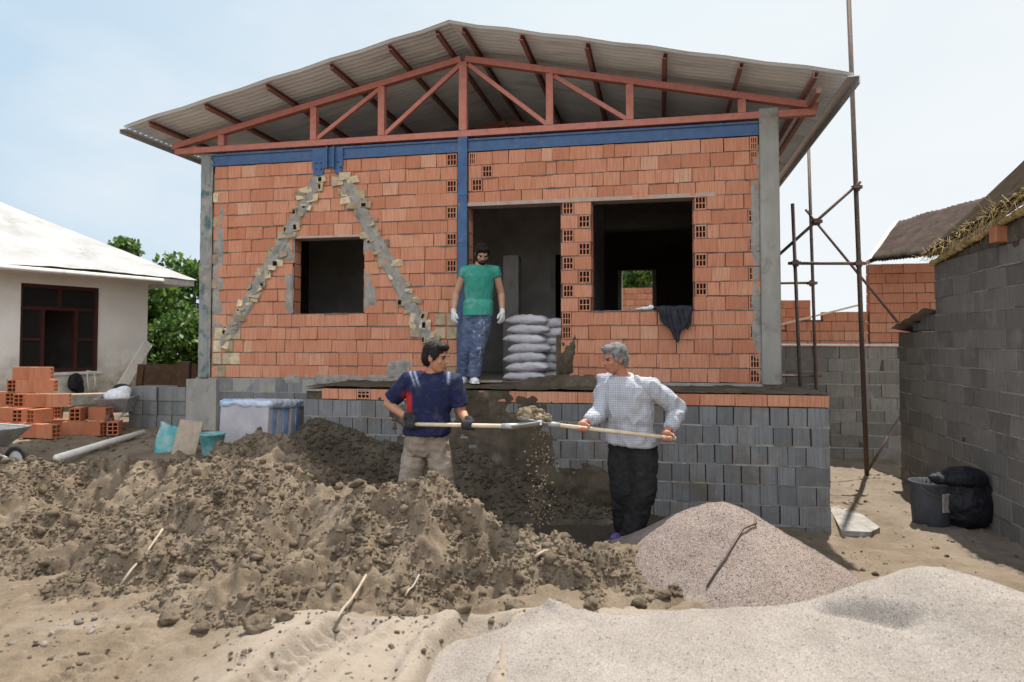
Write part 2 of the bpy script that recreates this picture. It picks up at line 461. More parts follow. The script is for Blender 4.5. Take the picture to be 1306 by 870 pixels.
M['grey_plastic'] = mottled('grey_plastic', (.045, .047, .055), (.075, .078, .088), 9, rough=.6)
M['teal_plastic'] = mottled('teal_plastic', (.05, .26, .27), (.08, .34, .34), 8, rough=.5, spec=.3, grime=(.32, .40, .38), gpos=(.42, .62))
M['pvc'] = mottled('pale_pipe', (.60, .57, .52), (.74, .71, .66), 9, rough=.55, grime=(.42, .36, .28), gpos=(.58, .7))
M['barrow'] = mottled('barrow_metal', (.30, .31, .31), (.46, .46, .45), 9, rough=.55, metal=.3, grime=(.30, .27, .22))
M['rubber'] = mottled('rubber', (.018, .017, .017), (.045, .04, .037), 12, rough=.9)
M['red_rubber'] = mottled('reddish_tyre', (.10, .04, .035), (.16, .07, .06), 12, rough=.9)
M['wrap'] = mottled('plastic_wrap', (.34, .41, .52), (.56, .61, .68), 5, rough=.3, spec=.5, bump=.9, bscale=13, bdist=.03, grime=(.22, .34, .54), gpos=(.54, .62))
M['carton'] = mottled('tile_carton', (.34, .315, .34), (.44, .42, .44), 5, isl=.15, rough=.45, bump=.5, bscale=12, bdist=.01)
M['blue_carton'] = mottled('blue_carton', (.10, .2, .40), (.30, .40, .55), 7, rough=.5, isl=.4)
M['leaf'] = None
k = NT('leaf', .5, .35)
c = k.ramp(k.island(), [(0, (.030, .068, .014)), (.4, (.060, .125, .022)), (.8, (.105, .185, .032)), (1, (.155, .235, .05))])
k.b.inputs['Transmission Weight'].default_value = 0
tr = k.n.new('ShaderNodeBsdfTranslucent'); k.l.new(c, tr.inputs['Color'])
ms = k.n.new('ShaderNodeMixShader'); ms.inputs[0].default_value = .4
k.base(c)
k.l.new(k.b.outputs[0], ms.inputs[1]); k.l.new(tr.outputs[0], ms.inputs[2])
k.l.new(ms.outputs[0], k.n['Material Output'].inputs['Surface'])
M['leaf'] = k.m
M['bark'] = mottled('bark', (.06, .045, .03), (.13, .10, .07), 10, stretch=(1, 1, .2), bump=.6)
# soils
def soil(name, dry, dark, pale, wet=(.05, .04, .03), useattr=True, peb=420, pstr=.5):
    k = NT(name, .95, .12)
    c = k.ramp(k.noise(2.6, 8, .68), [(.28, dark), (.5, dry), (.74, pale)])
    c = k.mix(k.math('MULTIPLY', k.thr(k.noise(38, 4, .7), .5, .75), .45), c, tuple(x * .62 for x in dry))
    vc = k.voro(peb, 'Color')
    sp = k.sep(vc)[0]
    c = k.mix(k.math('MULTIPLY', pstr, 1.0), c, k.mix(1., c, k.ramp(sp, [(0, (.45,) * 3), (.5, (1,) * 3), (1, (1.6,) * 3)]), 'MULTIPLY'))
    if useattr:
        a = k.sep(k.attr())
        sand = k.ramp(k.noise(9, 6, .7), [(.3, (.275, .222, .17)), (.7, (.345, .295, .24))])
        sand = k.mix(k.math('MULTIPLY', k.thr(k.voro(peb * .8, 'Distance'), .2, .5), .35), sand, (.24, .20, .16))
        c = k.mix(a[1], c, sand); c = k.mix(a[0], c, wet)
        c = k.mix(a[2], c, (.30, .27, .24))
    k.bump(k.noise(45, 6, .75), .7, .02); k.bump(k.noise(220, 3, .7), .5, .004)
    return k.base(c)
M['ground'] = soil('dry_earth', (.185, .142, .10), (.125, .094, .064), (.235, .188, .138))
def mudmat(name, dry, dark, pale, scale=3.2):
    k = NT(name, .95, .1)
    c = k.ramp(k.noise(scale, 8, .7), [(.30, dark), (.5, dry), (.72, pale)])
    c = k.mix(k.math('MULTIPLY', k.thr(k.noise(60, 4, .75), .5, .7), .5), c, tuple(x * .5 for x in dry))
    c = k.mix(1., c, k.ramp(k.island(), [(0, (.8,) * 3), (1, (1.15,) * 3)]), 'MULTIPLY')
    k.bump(k.noise(70, 6, .75), .8, .018); k.bump(k.noise(260, 3, .7), .5, .004)
    return k.base(c)
M['mud'] = mudmat('heaped_mud', (.175, .134, .094), (.072, .053, .036), (.245, .194, .140))
M['mud_wet'] = mudmat('wet_mud', (.27, .21, .14), (.16, .12, .08), (.38, .31, .22), 9)
def gravelmat(name, a, b, c3, scale):
    k = NT(name, .9, .2)
    v = k.sep(k.voro(scale, 'Color'))[0]
    c = k.ramp(v, [(0, a), (.35, b), (.75, c3), (1, tuple(min(1, x * 1.25) for x in c3))])
    c = k.mix(1., c, k.ramp(k.noise(2.2, 5, .6), [(.3, (.82, .80, .78)), (.7, (1.08, 1.08, 1.08))]), 'MULTIPLY')
    c = k.mix(k.math('MULTIPLY', k.thr(k.noise(5, 7, .75), .62, .74), .35), c, (.24, .19, .14))
    k.bump(k.voro(scale, 'Distance'), .5, .004); k.bump(k.noise(24, 5, .7), .4, .02)
    return k.base(c)
M['gravel_pink'] = gravelmat('pinkish_gravel', (.155, .118, .099), (.21, .166, .142), (.26, .212, .185), 190)
M['gravel_pale'] = gravelmat('pale_gravel', (.212, .182, .154), (.25, .22, .19), (.285, .255, .226), 230)
M['pebble_pink'] = mottled('pink_pebble', (.17, .13, .11), (.26, .21, .18), 40, isl=.35, bump=0)
M['pebble_pale'] = mottled('pale_pebble', (.22, .195, .17), (.31, .28, .25), 40, isl=.25, bump=0)
M['chunk'] = mottled('plaster_chunk', (.16, .135, .11), (.235, .205, .175), 16, isl=.3, bump=.5)
# people
def skinmat(name, c):
    k = NT(name, .55, .35)
    col = k.ramp(k.noise(14, 4, .6), [(.3, tuple(x * .82 for x in c)), (.7, c)])
    k.bump(k.noise(120, 3, .6), .15, .002)
    return k.base(col)
M['skin_tan'] = skinmat('tanned_skin', (.42, .205, .125)); M['skin_light'] = skinmat('light_skin', (.47, .26, .175)); M['skin_red'] = skinmat('ruddy_skin', (.40, .17, .105))
M['hair_black'] = mottled('black_hair', (.008, .006, .005), (.022, .018, .015), 60, rough=.6, stretch=(1, 1, .3), bump=.7, bscale=90, bdist=.006)
M['hair_grey'] = mottled('grey_hair', (.05, .047, .045), (.30, .29, .285), 22, rough=.6, bump=.7, bscale=90, bdist=.006)
M['eye'] = mottled('eye', (.01, .008, .006), (.03, .02, .016), 30, rough=.3, bump=0)
M['lips'] = mottled('lips', (.22, .075, .06), (.27, .10, .08), 30, rough=.5, bump=0)
def attrcloth(name, rough=.85, dust=(.34, .30, .25), d=.25, wv=True):
    k = NT(name, rough, .2)
    c = k.attr(); c = k.mix(k.math('MULTIPLY', k.thr(k.noise(7, 7, .7), .52, .72), d), c, dust)
    k.bump(k.noise(30, 5, .6), .35, .008); k.bump(k.noise(400, 2, .6), .2, .001)
    return k.base(c)
M['jersey'] = attrcloth('navy_jersey', d=.12)
M['work_trousers'] = mottled('dusty_trousers', (.14, .105, .08), (.30, .245, .195), 5, bump=.5, bscale=22, bdist=.012, grime=(.37, .32, .27), gpos=(.5, .7))
k = NT('checked_shirt', .85, .1)
c1 = k.thr(k.wave(17, .6, 'Z'), .6, .75); c2 = k.thr(k.wave(17, .6, 'X'), .6, .75)
c = k.mix(k.math('MULTIPLY', c1, .42), (.43, .44, .47), (.12, .13, .18)); c = k.mix(k.math('MULTIPLY', c2, .34), c, (.19, .20, .25))
c = k.mix(k.math('MULTIPLY', k.thr(k.noise(5, 7, .7), .55, .75), .3), c, (.40, .36, .31))
k.bump(k.noise(24, 5, .6), .5, .012)
M['check_shirt'] = k.base(c)
M['black_trousers'] = mottled('black_trousers', (.010, .010, .011), (.026, .025, .025), 9, bump=.5, bscale=20, bdist=.012, grime=(.10, .085, .07), gpos=(.60, .8))
M['teal_shirt'] = mottled('teal_tee', (.030, .20, .155), (.055, .29, .225), 6, bump=.6, bscale=16, bdist=.014, grime=(.20, .30, .24), gpos=(.53, .68))
k = NT('paint_splashed_jeans', .85, .2)
c = k.ramp(k.noise(5, 5, .6), [(.3, (.045, .062, .11)), (.7, (.11, .14, .22))])
c = k.mix(k.math('MULTIPLY', k.thr(k.noise(17, 7, .75, (1, 1, .7)), .56, .66), k.thr(k.xyz()[0], -.03, .05)), c, (.46, .50, .58))
k.bump(k.noise(22, 5, .6), .6, .014)
M['jeans'] = k.base(c)
M['white_shoe'] = mottled('white_shoe', (.60, .60, .60), (.78, .78, .77), 20)
M['purple_shoe'] = mottled('purple_shoe', (.07, .06, .22), (.14, .12, .34), 20)
M['dark_shoe'] = mottled('dark_shoe', (.03, .026, .022), (.07, .06, .05), 20)
M['dark_glove'] = mottled('dark_glove', (.015, .015, .017), (.045, .045, .05), 30)
M['white_glove'] = mottled('white_glove', (.52, .52, .52), (.72, .72, .72), 30)
M['white_shirt_in'] = mottled('white_collar', (.62, .62, .64), (.74, .74, .75), 20)

# ---------------------------------------------------------------- ground
def gz(x, y):
    x = np.asarray(x, float); y = np.asarray(y, float)
    left = sstep(-1.15, -3.0, x) * sstep(5.8, 7.4, y)
    z = .50 * left + .15 * sstep(8.5, 12.5, y) * sstep(-2.5, -5, x)
    z = z - .12 * sstep(1.3, 3.0, x) * sstep(4.6, 6.2, y)
    z = z - .06 * sstep(-1.9, -.6, x) * sstep(5.6, 6.4, y) * sstep(2.0, 1.0, x)
    return z
def ruts(x, y):
    """wheel ruts pressed into the pale sand at the front"""
    h = np.zeros_like(x)
    # rut 1: tread from (-1.2,3.2) to (-.80,4.25)
    for (xa, ya, xb, yb, wid, dep, tread) in ((-1.22, 3.0, -.80, 4.15, .16, .085, 1), (-.30, 2.9, -.13, 4.25, .18, .13, 0), (-2.3, 2.9, -2.0, 4.0, .14, .03, 1)):
        L = math.hypot(xb - xa, yb - ya); ux, uy = (xb - xa) / L, (yb - ya) / L
        a = (x - xa) * ux + (y - ya) * uy; b = (x - xa) * uy - (y - ya) * ux
        b = b + .05 * np.sin(a * 2.1) + .03 * fbm(a * 3, b * 0, 2, 3)
        m = sstep(wid, wid * .55, np.abs(b)) * sstep(-.2, 0, a) * sstep(L + .08, L - .15, a)
        h = h - dep * m + .04 * np.exp(-((np.abs(b) - wid * 1.25) / .05) ** 2) * sstep(L + .1, L - .2, a) * (.4 + 1.2 * vnoise(x * 9, y * 9, 4))
        if tread:
            ph = (a + np.abs(b) * .45) / .085
            bars = sstep(.45, .62, ph - np.floor(ph)) * sstep(.99, .9, ph - np.floor(ph))
            h = h + .04 * bars * m * sstep(.025, .05, np.abs(b)) * (.35 + .9 * vnoise(x * 14, y * 14, 8))
    return h
def axis(fine, coarse, far):
    """(lo,hi,step) list"""
    out = []
    for lo, hi, st in fine: out.append(np.arange(lo, hi, st))
    return np.unique(np.concatenate(out + [np.array(far)]).round(4))
gx = axis([(-7, -2.6, .05), (-2.6, 1.2, .014), (1.2, 6.5, .035), (-14, -7, .4), (6.5, 14, .4)], None, [-1200, -500, -200, -90, -45, -25, 25, 45, 90, 200, 500, 1200])
gy = axis([(2.3, 4.6, .014), (4.6, 10.2, .045), (10.2, 16, .2), (-4, 2.3, .3)], None, [-1200, -400, -150, -60, -25, -10, 20, 28, 45, 90, 200, 500, 1200])
GX, GY = np.meshgrid(gx, gy, indexing='ij')
Z = gz(GX, GY)
near = (np.abs(GX) < 8) & (GY > 1) & (GY < 14)
rough = fbm(GX * 1.3, GY * 1.3, 4, 2) * .09 + fbm(GX * 9, GY * 9, 3, 5) * .022 + lumps(GX, GY, .09, 3, .35) * .5 + lumps(GX, GY, .04, 9, .4) * .5
sandm = sstep(-1.75, -1.25, GX + .25 * fbm(GX * 2, GY * 2, 3, 14)) * sstep(4.42, 4.2, GY + .35 * fbm(GX * 3, GY * 3, 3, 15)) * sstep(1.6, 1.0, GX)
Z = Z + np.where(near, rough * (1 - .55 * sandm) + sandm * .07, 0)
Z = Z + np.where(near, ruts(GX, GY), 0)
wet = sstep(-2.6, -1.6, GX + .3 * fbm(GX * 2, GY * 2, 3, 21)) * sstep(2.2, 1.4, GX + .3 * fbm(GX * 2, GY * 2, 3, 22)) * sstep(5.5, 5.8, GY)
cool = sstep(3.3, 4.2, GX) * .5 * near
pale = np.clip(sandm * 1.0 + .55 * sstep(-1.3, -2.6, GX) * sstep(4.6, 3.9, GY + .3 * fbm(GX * 2, GY * 2, 3, 31)) * (fbm(GX * 1.6, GY * 1.6, 4, 40) > -.02), 0, 1) * near
gme = np_mesh('ground', np.stack([GX.ravel(), GY.ravel(), Z.ravel()], 1), grid_faces(len(gx), len(gy)))
color_attr(gme, np.stack([(wet * near).ravel() * .9, pale.ravel(), cool.ravel() * .3], 1))
tag(link('ground', gme, M['ground'], smooth=True), kind='structure')

def ground_at(x, y):
    """height of the finished ground sheet"""
    x = np.asarray(x, float); y = np.asarray(y, float)
    r_ = fbm(x * 1.3, y * 1.3, 4, 2) * .09 + fbm(x * 9, y * 9, 3, 5) * .022
    sm = sstep(-1.75, -1.25, x + .25 * fbm(x * 2, y * 2, 3, 14)) * sstep(4.42, 4.2, y + .35 * fbm(x * 3, y * 3, 3, 15)) * sstep(1.6, 1.0, x)
    return gz(x, y) + r_ * (1 - .55 * sm) + sm * .07 + ruts(x, y)
def hf(name, x0, x1, y0, y1, st, fz, mat, label, cat, group=None):
    xs = np.arange(x0, x1, st); ys = np.arange(y0, y1, st)
    X, Y = np.meshgrid(xs, ys, indexing='ij')
    Zz = fz(X, Y)
    keep = Zz > gz(X, Y) - .12
    F = grid_faces(len(xs), len(ys))
    kk = keep.ravel(); F = F[kk[F].any(1)]
    used = np.unique(F); remap = np.full(X.size, -1); remap[used] = np.arange(len(used))
    V = np.stack([X.ravel(), Y.ravel(), Zz.ravel()], 1)[used]
    me = np_mesh(name, V, remap[F])
    return tag(link(name, me, mat, smooth=True), label, cat, group)
def ico(sub):
    import bmesh
    bm = bmesh.new(); bmesh.ops.create_icosphere(bm, subdivisions=sub, radius=1.0)
    bm.verts.ensure_lookup_table()
    V = np.array([v.co[:] for v in bm.verts]); F = np.array([[v.index for v in f.verts] for f in bm.faces]); bm.free()
    return V, F
def scatter(name, P, S, mat, parent=None, sub=1, rough=.35, flat=.8, seed=3, smooth=False):
    """irregular little stones of size S at points P as ONE mesh"""
    rg = np.random.default_rng(seed); V, F = ico(sub) if sub else (np.array([[1, 0, 0], [-1, 0, 0], [0, 1, 0], [0, -1, 0], [0, 0, 1], [0, 0, -1]], float), np.array([[0, 2, 4], [2, 1, 4], [1, 3, 4], [3, 0, 4], [2, 0, 5], [1, 2, 5], [3, 1, 5], [0, 3, 5]]))
    n = len(P); q = rg.normal(size=(n, 4)); q /= np.linalg.norm(q, axis=1)[:, None]
    w, x, y, z = q.T
    Rm = np.stack([np.stack([1 - 2 * (y * y + z * z), 2 * (x * y - z * w), 2 * (x * z + y * w)], 1), np.stack([2 * (x * y + z * w), 1 - 2 * (x * x + z * z), 2 * (y * z - x * w)], 1), np.stack([2 * (x * z - y * w), 2 * (y * z + x * w), 1 - 2 * (x * x + y * y)], 1)], 1)
    sc = rg.uniform(.65, 1.25, (n, 1, 3))
    vv = V[None] * (1 + rough * (rg.random((n, len(V), 1)) - .5) * 2) * sc
    vv = np.einsum('nij,nvj->nvi', Rm, vv) * np.asarray(S)[:, None, None]
    vv[:, :, 2] *= flat
    vv += np.asarray(P)[:, None, :]
    ff = F[None] + (np.arange(n) * len(V))[:, None, None]
    me = np_mesh(name, vv.reshape(-1, 3), ff.reshape(-1, 3))
    o = link(name, me, mat, parent, smooth); o['kind'] = 'stuff'
    return o

# ---------------------------------------------------------------- mud heap
ctrl = np.array([
 (-7.5,5.6,.25),(-7.5,7.2,.52),(-6.2,5.5,.17),(-6.2,7.0,.50),(-5.2,5.3,.08),(-5.0,5.8,.32),(-3.9,5.6,.26),(-4.2,6.6,.45),(-3.75,6.2,.41),(-4.6,5.5,.20),(-4.25,5.12,.02),(-3.0,5.55,.30),(-2.6,6.1,.55),(-3.64,5.05,0),(-2.4,4.36,-.02),(-1.83,4.14,-.02),(-1.22,3.96,-.02),(-.93,4.16,-.01),(-.48,4.27,-.02),(-.06,4.3,-.02),(.23,4.45,-.02),(.71,4.42,-.02),(1.1,4.55,-.02),
 (-5.05,6.9,.46),(-4.27,6.9,.45),(-3.35,6.8,.50),(-2.28,6.6,.77),(-1.95,6.5,.66),(-1.79,6.4,.52),(-1.46,6.2,.51),(-1.12,5.9,.32),(-.86,5.6,.56),(-.52,5.5,.57),(-.33,5.5,.36),(-.02,5.5,.24),(.28,5.5,.12),(.89,5.45,.06),(1.2,5.2,.05),
 (-2.6,7.6,.35),(-1.9,7.3,.1),(-1.35,6.7,0),(-.9,6.15,-.03),(-.5,6.05,-.06),(0,6.0,-.08),(.5,5.95,-.08),(.95,5.85,-.08),(1.4,5.8,-.10),
 (-2.3,5.4,.42),(-3.3,5.95,.36),(-2.9,5.2,.20),(-1.3,5.0,.30),(-1.6,4.5,.15),(-.4,4.9,.24),(-.8,4.7,.16),(.5,4.95,.13),(0.1,4.75,.12),(-4.4,6.2,.38),(-5.4,6.3,.38),(-1.7,5.7,.48),(-3.2,7.9,.42),(-4.6,8.0,.46),(-6.0,8.0,.5),(-3.6,4.3,-.05),(-2.2,3.6,-.08),(-.5,3.5,-.08),(1.0,3.7,-.1),(.2,7,-.2),(-1,7.6,-.2)])
def tps(P, q):
    n = len(P); d = np.hypot(P[:, None, 0] - P[None, :, 0], P[:, None, 1] - P[None, :, 1])
    K = np.where(d > 0, d * d * np.log(d + 1e-9), 0) + np.eye(n) * .02
    A = np.zeros((n + 3, n + 3)); A[:n, :n] = K; A[:n, n] = 1; A[:n, n + 1:] = P[:, :2]; A[n:, :n] = A[:n, n:].T
    w = np.linalg.solve(A, np.concatenate([P[:, 2], np.zeros(3)]))
    def f(x, y):
        r = w[n] + w[n + 1] * x + w[n + 2] * y
        for i in range(n):
            dd = (x - P[i, 0]) ** 2 + (y - P[i, 1]) ** 2
            r = r + w[i] * .5 * dd * np.log(dd + 1e-12)
        return r
    return f
heap_f = tps(ctrl, None)
def heap_base(x, y):
    z = heap_f(x, y)
    amp = sstep(-.05, .12, z - gz(x, y))
    for cx, cy, rx, dep in ((-3.75, 6.15, .28, .24), (-3.2, 5.75, .18, .20), (-1.52, 5.15, .22, .28), (-2.35, 6.1, .16, .10), (-1.25, 4.85, .14, .12), (-.9, 4.9, .15, .09), (-2.9, 6.6, .2, .10), (-.35, 4.75, .13, .09), (-.1, 5.1, .12, .07)):
        z = z - dep * np.exp(-(((x - cx) ** 2 + (y - cy) ** 2) / rx ** 2))
    tb = lambda f_, sd_: .5 - np.abs(fbm(x * f_, y * f_, 2, sd_)) * 2.2
    z = z + amp * (fbm(x * 2.1, y * 2.1, 3, 51) * .22 + (tb(2.6, 52) - .25) * .16 + (tb(5.5, 57) - .25) * .12 + (tb(11, 59) - .25) * .055)
    return z, amp
def heap_z(x, y):
    z, amp = heap_base(x, y)
    fine = lumps(x, y, .26, 7, .30) * .34 + lumps(x, y, .17, 1, .45) * .42 + lumps(x + .3, y, .085, 2, .6) * .5 + lumps(x, y + .7, .045, 5, .8) * .6 + fbm(x * 30, y * 30, 2, 55) * .012
    return z + amp * fine
mud_heap = hf('mud_heap', -6.6, 1.75, 3.9, 7.7, .0155, heap_z, M['mud'], 'long brown heap of dug earth sprawling across the front', 'earth heap')
def on_surface(f, n, x0, x1, y0, y1, mn, seed):
    rg = np.random.default_rng(seed); x = rg.uniform(x0, x1, n * 3); y = rg.uniform(y0, y1, n * 3)
    z = f(x, y); m = z > gz(x, y) + mn
    return np.stack([x, y, z], 1)[m][:n]
P = on_surface(heap_z, 30000, -5.6, 1.5, 4.0, 6.9, .015, 5)
P = P[(fbm(P[:, 0] * 2.6, P[:, 1] * 2.6, 3, 66) + .22 * RNG.random(len(P))) > .0]
S = .006 + .018 * RNG.random(len(P)) ** 2.2 + .030 * (RNG.random(len(P)) > .985)
S = np.where((P[:, 0] > .6) & (P[:, 1] > 4.9), np.minimum(S, .014), S)
scatter('clods', P - np.array([0, 0, 1.]) * (S * .1)[:, None], S, M['mud'], mud_heap, 1, .42, .85, 5, False)
# bigger single clods rolled out at the foot of the heap
cl = [(-1.42, 3.99, .075), (-1.30, 4.12, .05), (-2.02, 4.22, .06), (-1.78, 4.10, .05), (-.62, 4.25, .06), (-.30, 4.30, .06), (.02, 4.36, .065), (.28, 4.40, .055), (.50, 4.47, .06), (.80, 4.50, .05), (.98, 4.62, .05), (1.02, 4.85, .045)]
for i, (x, y, r) in enumerate(cl):
    mb = MB(); mb.ell((0, 0, 0), (r, r * .9, r * .75), nu=26, nv=18)
    vv = []
    for q in mb.v:
        v = Vector(q); n = mnoise.fractal(v * (2.2 / r) * .5 + Vector((i * 7, 0, 0)), 1, 2, 4)
        vv.append(v * (1 + .42 * n + .16 * mnoise.noise(v * (5 / r) + Vector((i, 3, 0)))))
    mb.v = vv
    o = mb.build('earth_clod', M['mud'], smooth=True)
    o.location = (x, y, max(float(ground_at(np.array([x]), np.array([y]))[0]), float(heap_z(np.array([x]), np.array([y]))[0])) + r * .38); o.rotation_euler = (0, 0, i)
    order = ['leftmost but two', 'third', 'leftmost', 'second', 'fifth', 'sixth', 'seventh', 'eighth', 'ninth', 'tenth', 'eleventh', 'rightmost']
    tag(o, ['darkest big clod, at the front edge of the heap near the stick', 'clod just behind the darkest big clod at the front edge', 'big clod farthest left along the front edge of the heap', 'clod second from the left along the front edge of the heap',
        'clod above the tread marked rut, right of the pale stick', 'clod between the two wheel ruts at the edge of the heap', 'brown clod at the far end of the smooth wheel rut', 'clod on the pale sand just right of the smooth rut',
        'clod third from the right along the foot of the heap', 'clod second from the right along the foot of the heap', 'rightmost clod in front of the gravel cone', 'clod lying highest against the left foot of the gravel cone'][i], 'clod', 'clods rolled out along the front edge of the heap')

# gravel cone and pale front heap
def cone_z(x, y):
    d = np.hypot((x - 1.56) / 1.0, (y - 5.28) / .95)
    a = np.arctan2(y - 5.28, x - 1.56)
    h = .64 - .60 * d * (1 + .10 * np.sin(a * 2 + .6) + .05 * np.sin(5 * a)) + .03 * np.exp(-(d / .12) ** 2) * -1.6
    sh = .05 * np.exp(-(((x - 1.12) / .22) ** 2 + ((y - 5.15) / .3) ** 2))
    return -.10 + h + sh + fbm(x * 3, y * 3, 3, 61) * .05 + fbm(x * 14, y * 14, 3, 62) * .016
cone = hf('gravel_cone', .2, 2.95, 3.9, 6.6, .016, cone_z, M['gravel_pink'], 'pinkish gravel heap with a pointed top and a rod lying on it', 'gravel heap')
P = on_surface(cone_z, 9000, .4, 2.7, 4.2, 5.7, .0, 8)
scatter('loose_pebbles', P, .0025 + .004 * RNG.random(len(P)) ** 2, M['pebble_pink'], cone, 0, .3, .9, 9)
fctrl = np.array([(-.9, 3.7, -.05), (-.3, 3.9, .02), (.0, 3.92, .10), (.54, 3.95, .165), (1.03, 3.85, .235), (1.34, 3.8, .255), (1.59, 3.70, .34), (1.80, 3.62, .44), (2.04, 3.56, .555), (2.29, 3.5, .505), (2.55, 3.42, .43), (3.1, 3.4, .33), (3.8, 3.4, .1),
  (-.4, 3.2, -.02), (.1, 3.2, .10), (.7, 3.2, .19), (1.2, 3.15, .25), (1.7, 3.05, .34), (2.2, 2.95, .42), (2.8, 2.85, .30), (.2, 2.5, .06), (1.0, 2.45, .15), (1.8, 2.35, .2), (2.6, 2.2, .12), (0, 1.7, -.1), (1.2, 1.6, -.1), (2.4, 1.4, -.1), (3.6, 2.4, -.1),
  (.1, 4.25, -.1), (.6, 4.35, -.12), (1.1, 4.4, -.14), (1.5, 4.4, -.14), (1.8, 4.35, -.14), (2.2, 4.25, -.14), (2.6, 4.15, -.14), (3.2, 4.1, -.14), (4.2, 3.6, -.2)])
ff = tps(fctrl, None)
def front_z(x, y):
    gro = np.abs((x - 1.62) * .80 + (y - 3.42) * .60); al = -(x - 1.62) * .60 + (y - 3.42) * .80
    g = -.075 * np.exp(-(gro / .05) ** 2) * sstep(-.34, -.2, al) * sstep(.22, .1, al)
    edge = .09 * np.exp(-(((x - .22) / .20) ** 2 + ((y - 4.02) / .12) ** 2)) * (1 + 2 * fbm(x * 9, y * 9, 3, 77))
    return ff(x, y) + fbm(x * 3, y * 3, 3, 71) * .035 + fbm(x * 12, y * 12, 3, 72) * .016 + fbm(x * 40, y * 40, 2, 73) * .006 + g + edge
front = hf('pale_gravel_heap', -.8, 3.9, 1.9, 4.5, .016, front_z, M['gravel_pale'], 'pale grey gravel heap spread across the front right corner', 'gravel heap')
P = on_surface(front_z, 14000, -.4, 3.0, 2.4, 4.1, .0, 10)
scatter('loose_pebbles', P, .002 + .0028 * RNG.random(len(P)) ** 2, M['pebble_pale'], front, 0, .3, .9, 11)

# small rubble and pebbles strewn on the ground
rg = np.random.default_rng(4)
def strew(name, n, x0, x1, y0, y1, smin, smax, mat, seed, pw=2.):
    g = np.random.default_rng(seed); x = g.uniform(x0, x1, n); y = g.uniform(y0, y1, n)
    near = fbm(x * 1.3, y * 1.3, 4, 2) * .09
    sm = sstep(-1.75, -1.25, x) * sstep(4.42, 4.2, y) * sstep(1.6, 1.0, x)
    z = gz(x, y) + near * (1 - .55 * sm) + sm * .07 + ruts(x, y)
    s = smin + (smax - smin) * g.random(n) ** pw
    return scatter(name, np.stack([x, y, z + s * .3], 1), s, mat, None, 1, .4, .7, seed)
strew('rubble', 70, -2.9, -1.2, 3.2, 4.5, .003, .014, M['chunk'], 21, 2)
strew('rubble', 1600, -3.9, 1.0, 2.9, 4.9, .003, .020, M['mud'], 22, 3)
strew('rubble', 420, 2.2, 5.0, 4.8, 9.5, .004, .026, M['mud'], 23, 3)
strew('rubble', 500, -6.5, -2.6, 6.6, 9.6, .006, .035, M['mud'], 24, 2.5)
strew('rubble', 500, -1.3, .6, 3.0, 4.3, .002, .009, M['chunk'], 25, 2.5)
strew('rubble', 700, 1.9, 3.0, 4.5, 6.0, .002, .007, M['pebble_pink'], 31, 2)
strew('rubble', 700, -.6, .5, 3.2, 4.25, .002, .006, M['pebble_pale'], 32, 2)
strew('rubble', 34, -3.0, -2.3, 3.8, 4.4, .006, .026, M['chunk'], 26, 1.8)
for o in COL.objects:
    if o.name.startswith('rubble'): tag(o, 'crumbs and chips of rubble strewn over the bare ground', 'rubble', 'rubble strewn over the ground', kind='stuff')

# ---------------------------------------------------------------- THE HOUSE
house = empty('brick_house', W(0, 0, 0), HROT, 'unfinished orange brick house with red steel gable truss and corrugated roof', 'house')
ZF, CH, NC = 1.20, .166, 17
ZT = ZF + CH * NC                       # 4.022
zc = lambda kk: ZF + CH * kk
OPEN = [(.07, 1.22, ZF, zc(13)), (1.59, 2.77, zc(5), zc(13)), (-2.30, -1.30, zc(5), zc(11))]
TL, TR = -3.46, 3.50
def panels(mb, t0, t1, z0, z1, s0, s1, opens):
    xs = sorted({t0, t1, *[min(max(o[0], t0), t1) for o in opens], *[min(max(o[1], t0), t1) for o in opens]})
    for a, b in zip(xs[:-1], xs[1:]):
        cuts = sorted([(o[2], o[3]) for o in opens if o[0] < (a + b) / 2 < o[1]])
        z = z0
        for c0, c1 in cuts:
            if c0 > z: mb.box(a, b, s0, s1, z, c0)
            z = c1
        if z < z1: mb.box(a, b, s0, s1, z, z1)
mb = MB(); panels(mb, TL, TR, ZF, ZT, .016, .20, OPEN)
wall = mb.build('front_wall', M['core'], house)
def hollow(mb_c, mb_d, x0, x1, z0, z1, y0=0., dep=.02):
    """clay block laid end-on: six square holes showing"""
    mb_d.box(x0 + .006, x1 - .006, y0 + .010, y0 + .0128, z0 + .006, z1 - .006)  # dark plate paints in the shade of the holes
    w = (x1 - x0); e = .015; q = .010
    hw = (w - 2 * e - 2 * q) / 3; hh = (z1 - z0 - 2 * e - q) / 2
    xs = [x0 + e + i * (hw + q) for i in range(3)]
    mb_c.box(x0, x0 + e, y0, y0 + .05, z0, z1); mb_c.box(x1 - e, x1, y0, y0 + .05, z0, z1)
    mb_c.box(x0 + e, x1 - e, y0 + .0005, y0 + .05, z0, z0 + e); mb_c.box(x0 + e, x1 - e, y0 + .0005, y0 + .05, z1 - e, z1)
    zz = z0 + e + hh
    mb_c.box(x0 + e, x1 - e, y0 + .002, y0 + .045, zz, zz + q)
    for i in range(2):
        xx = xs[i] + hw; mb_c.box(xx, xx + q, y0 + .001, y0 + .044, z0 + e, zz); mb_c.box(xx, xx + q, y0 + .001, y0 + .044, zz + q, z1 - e)
bricks, holes = MB(), MB()
rb = random.Random(3)
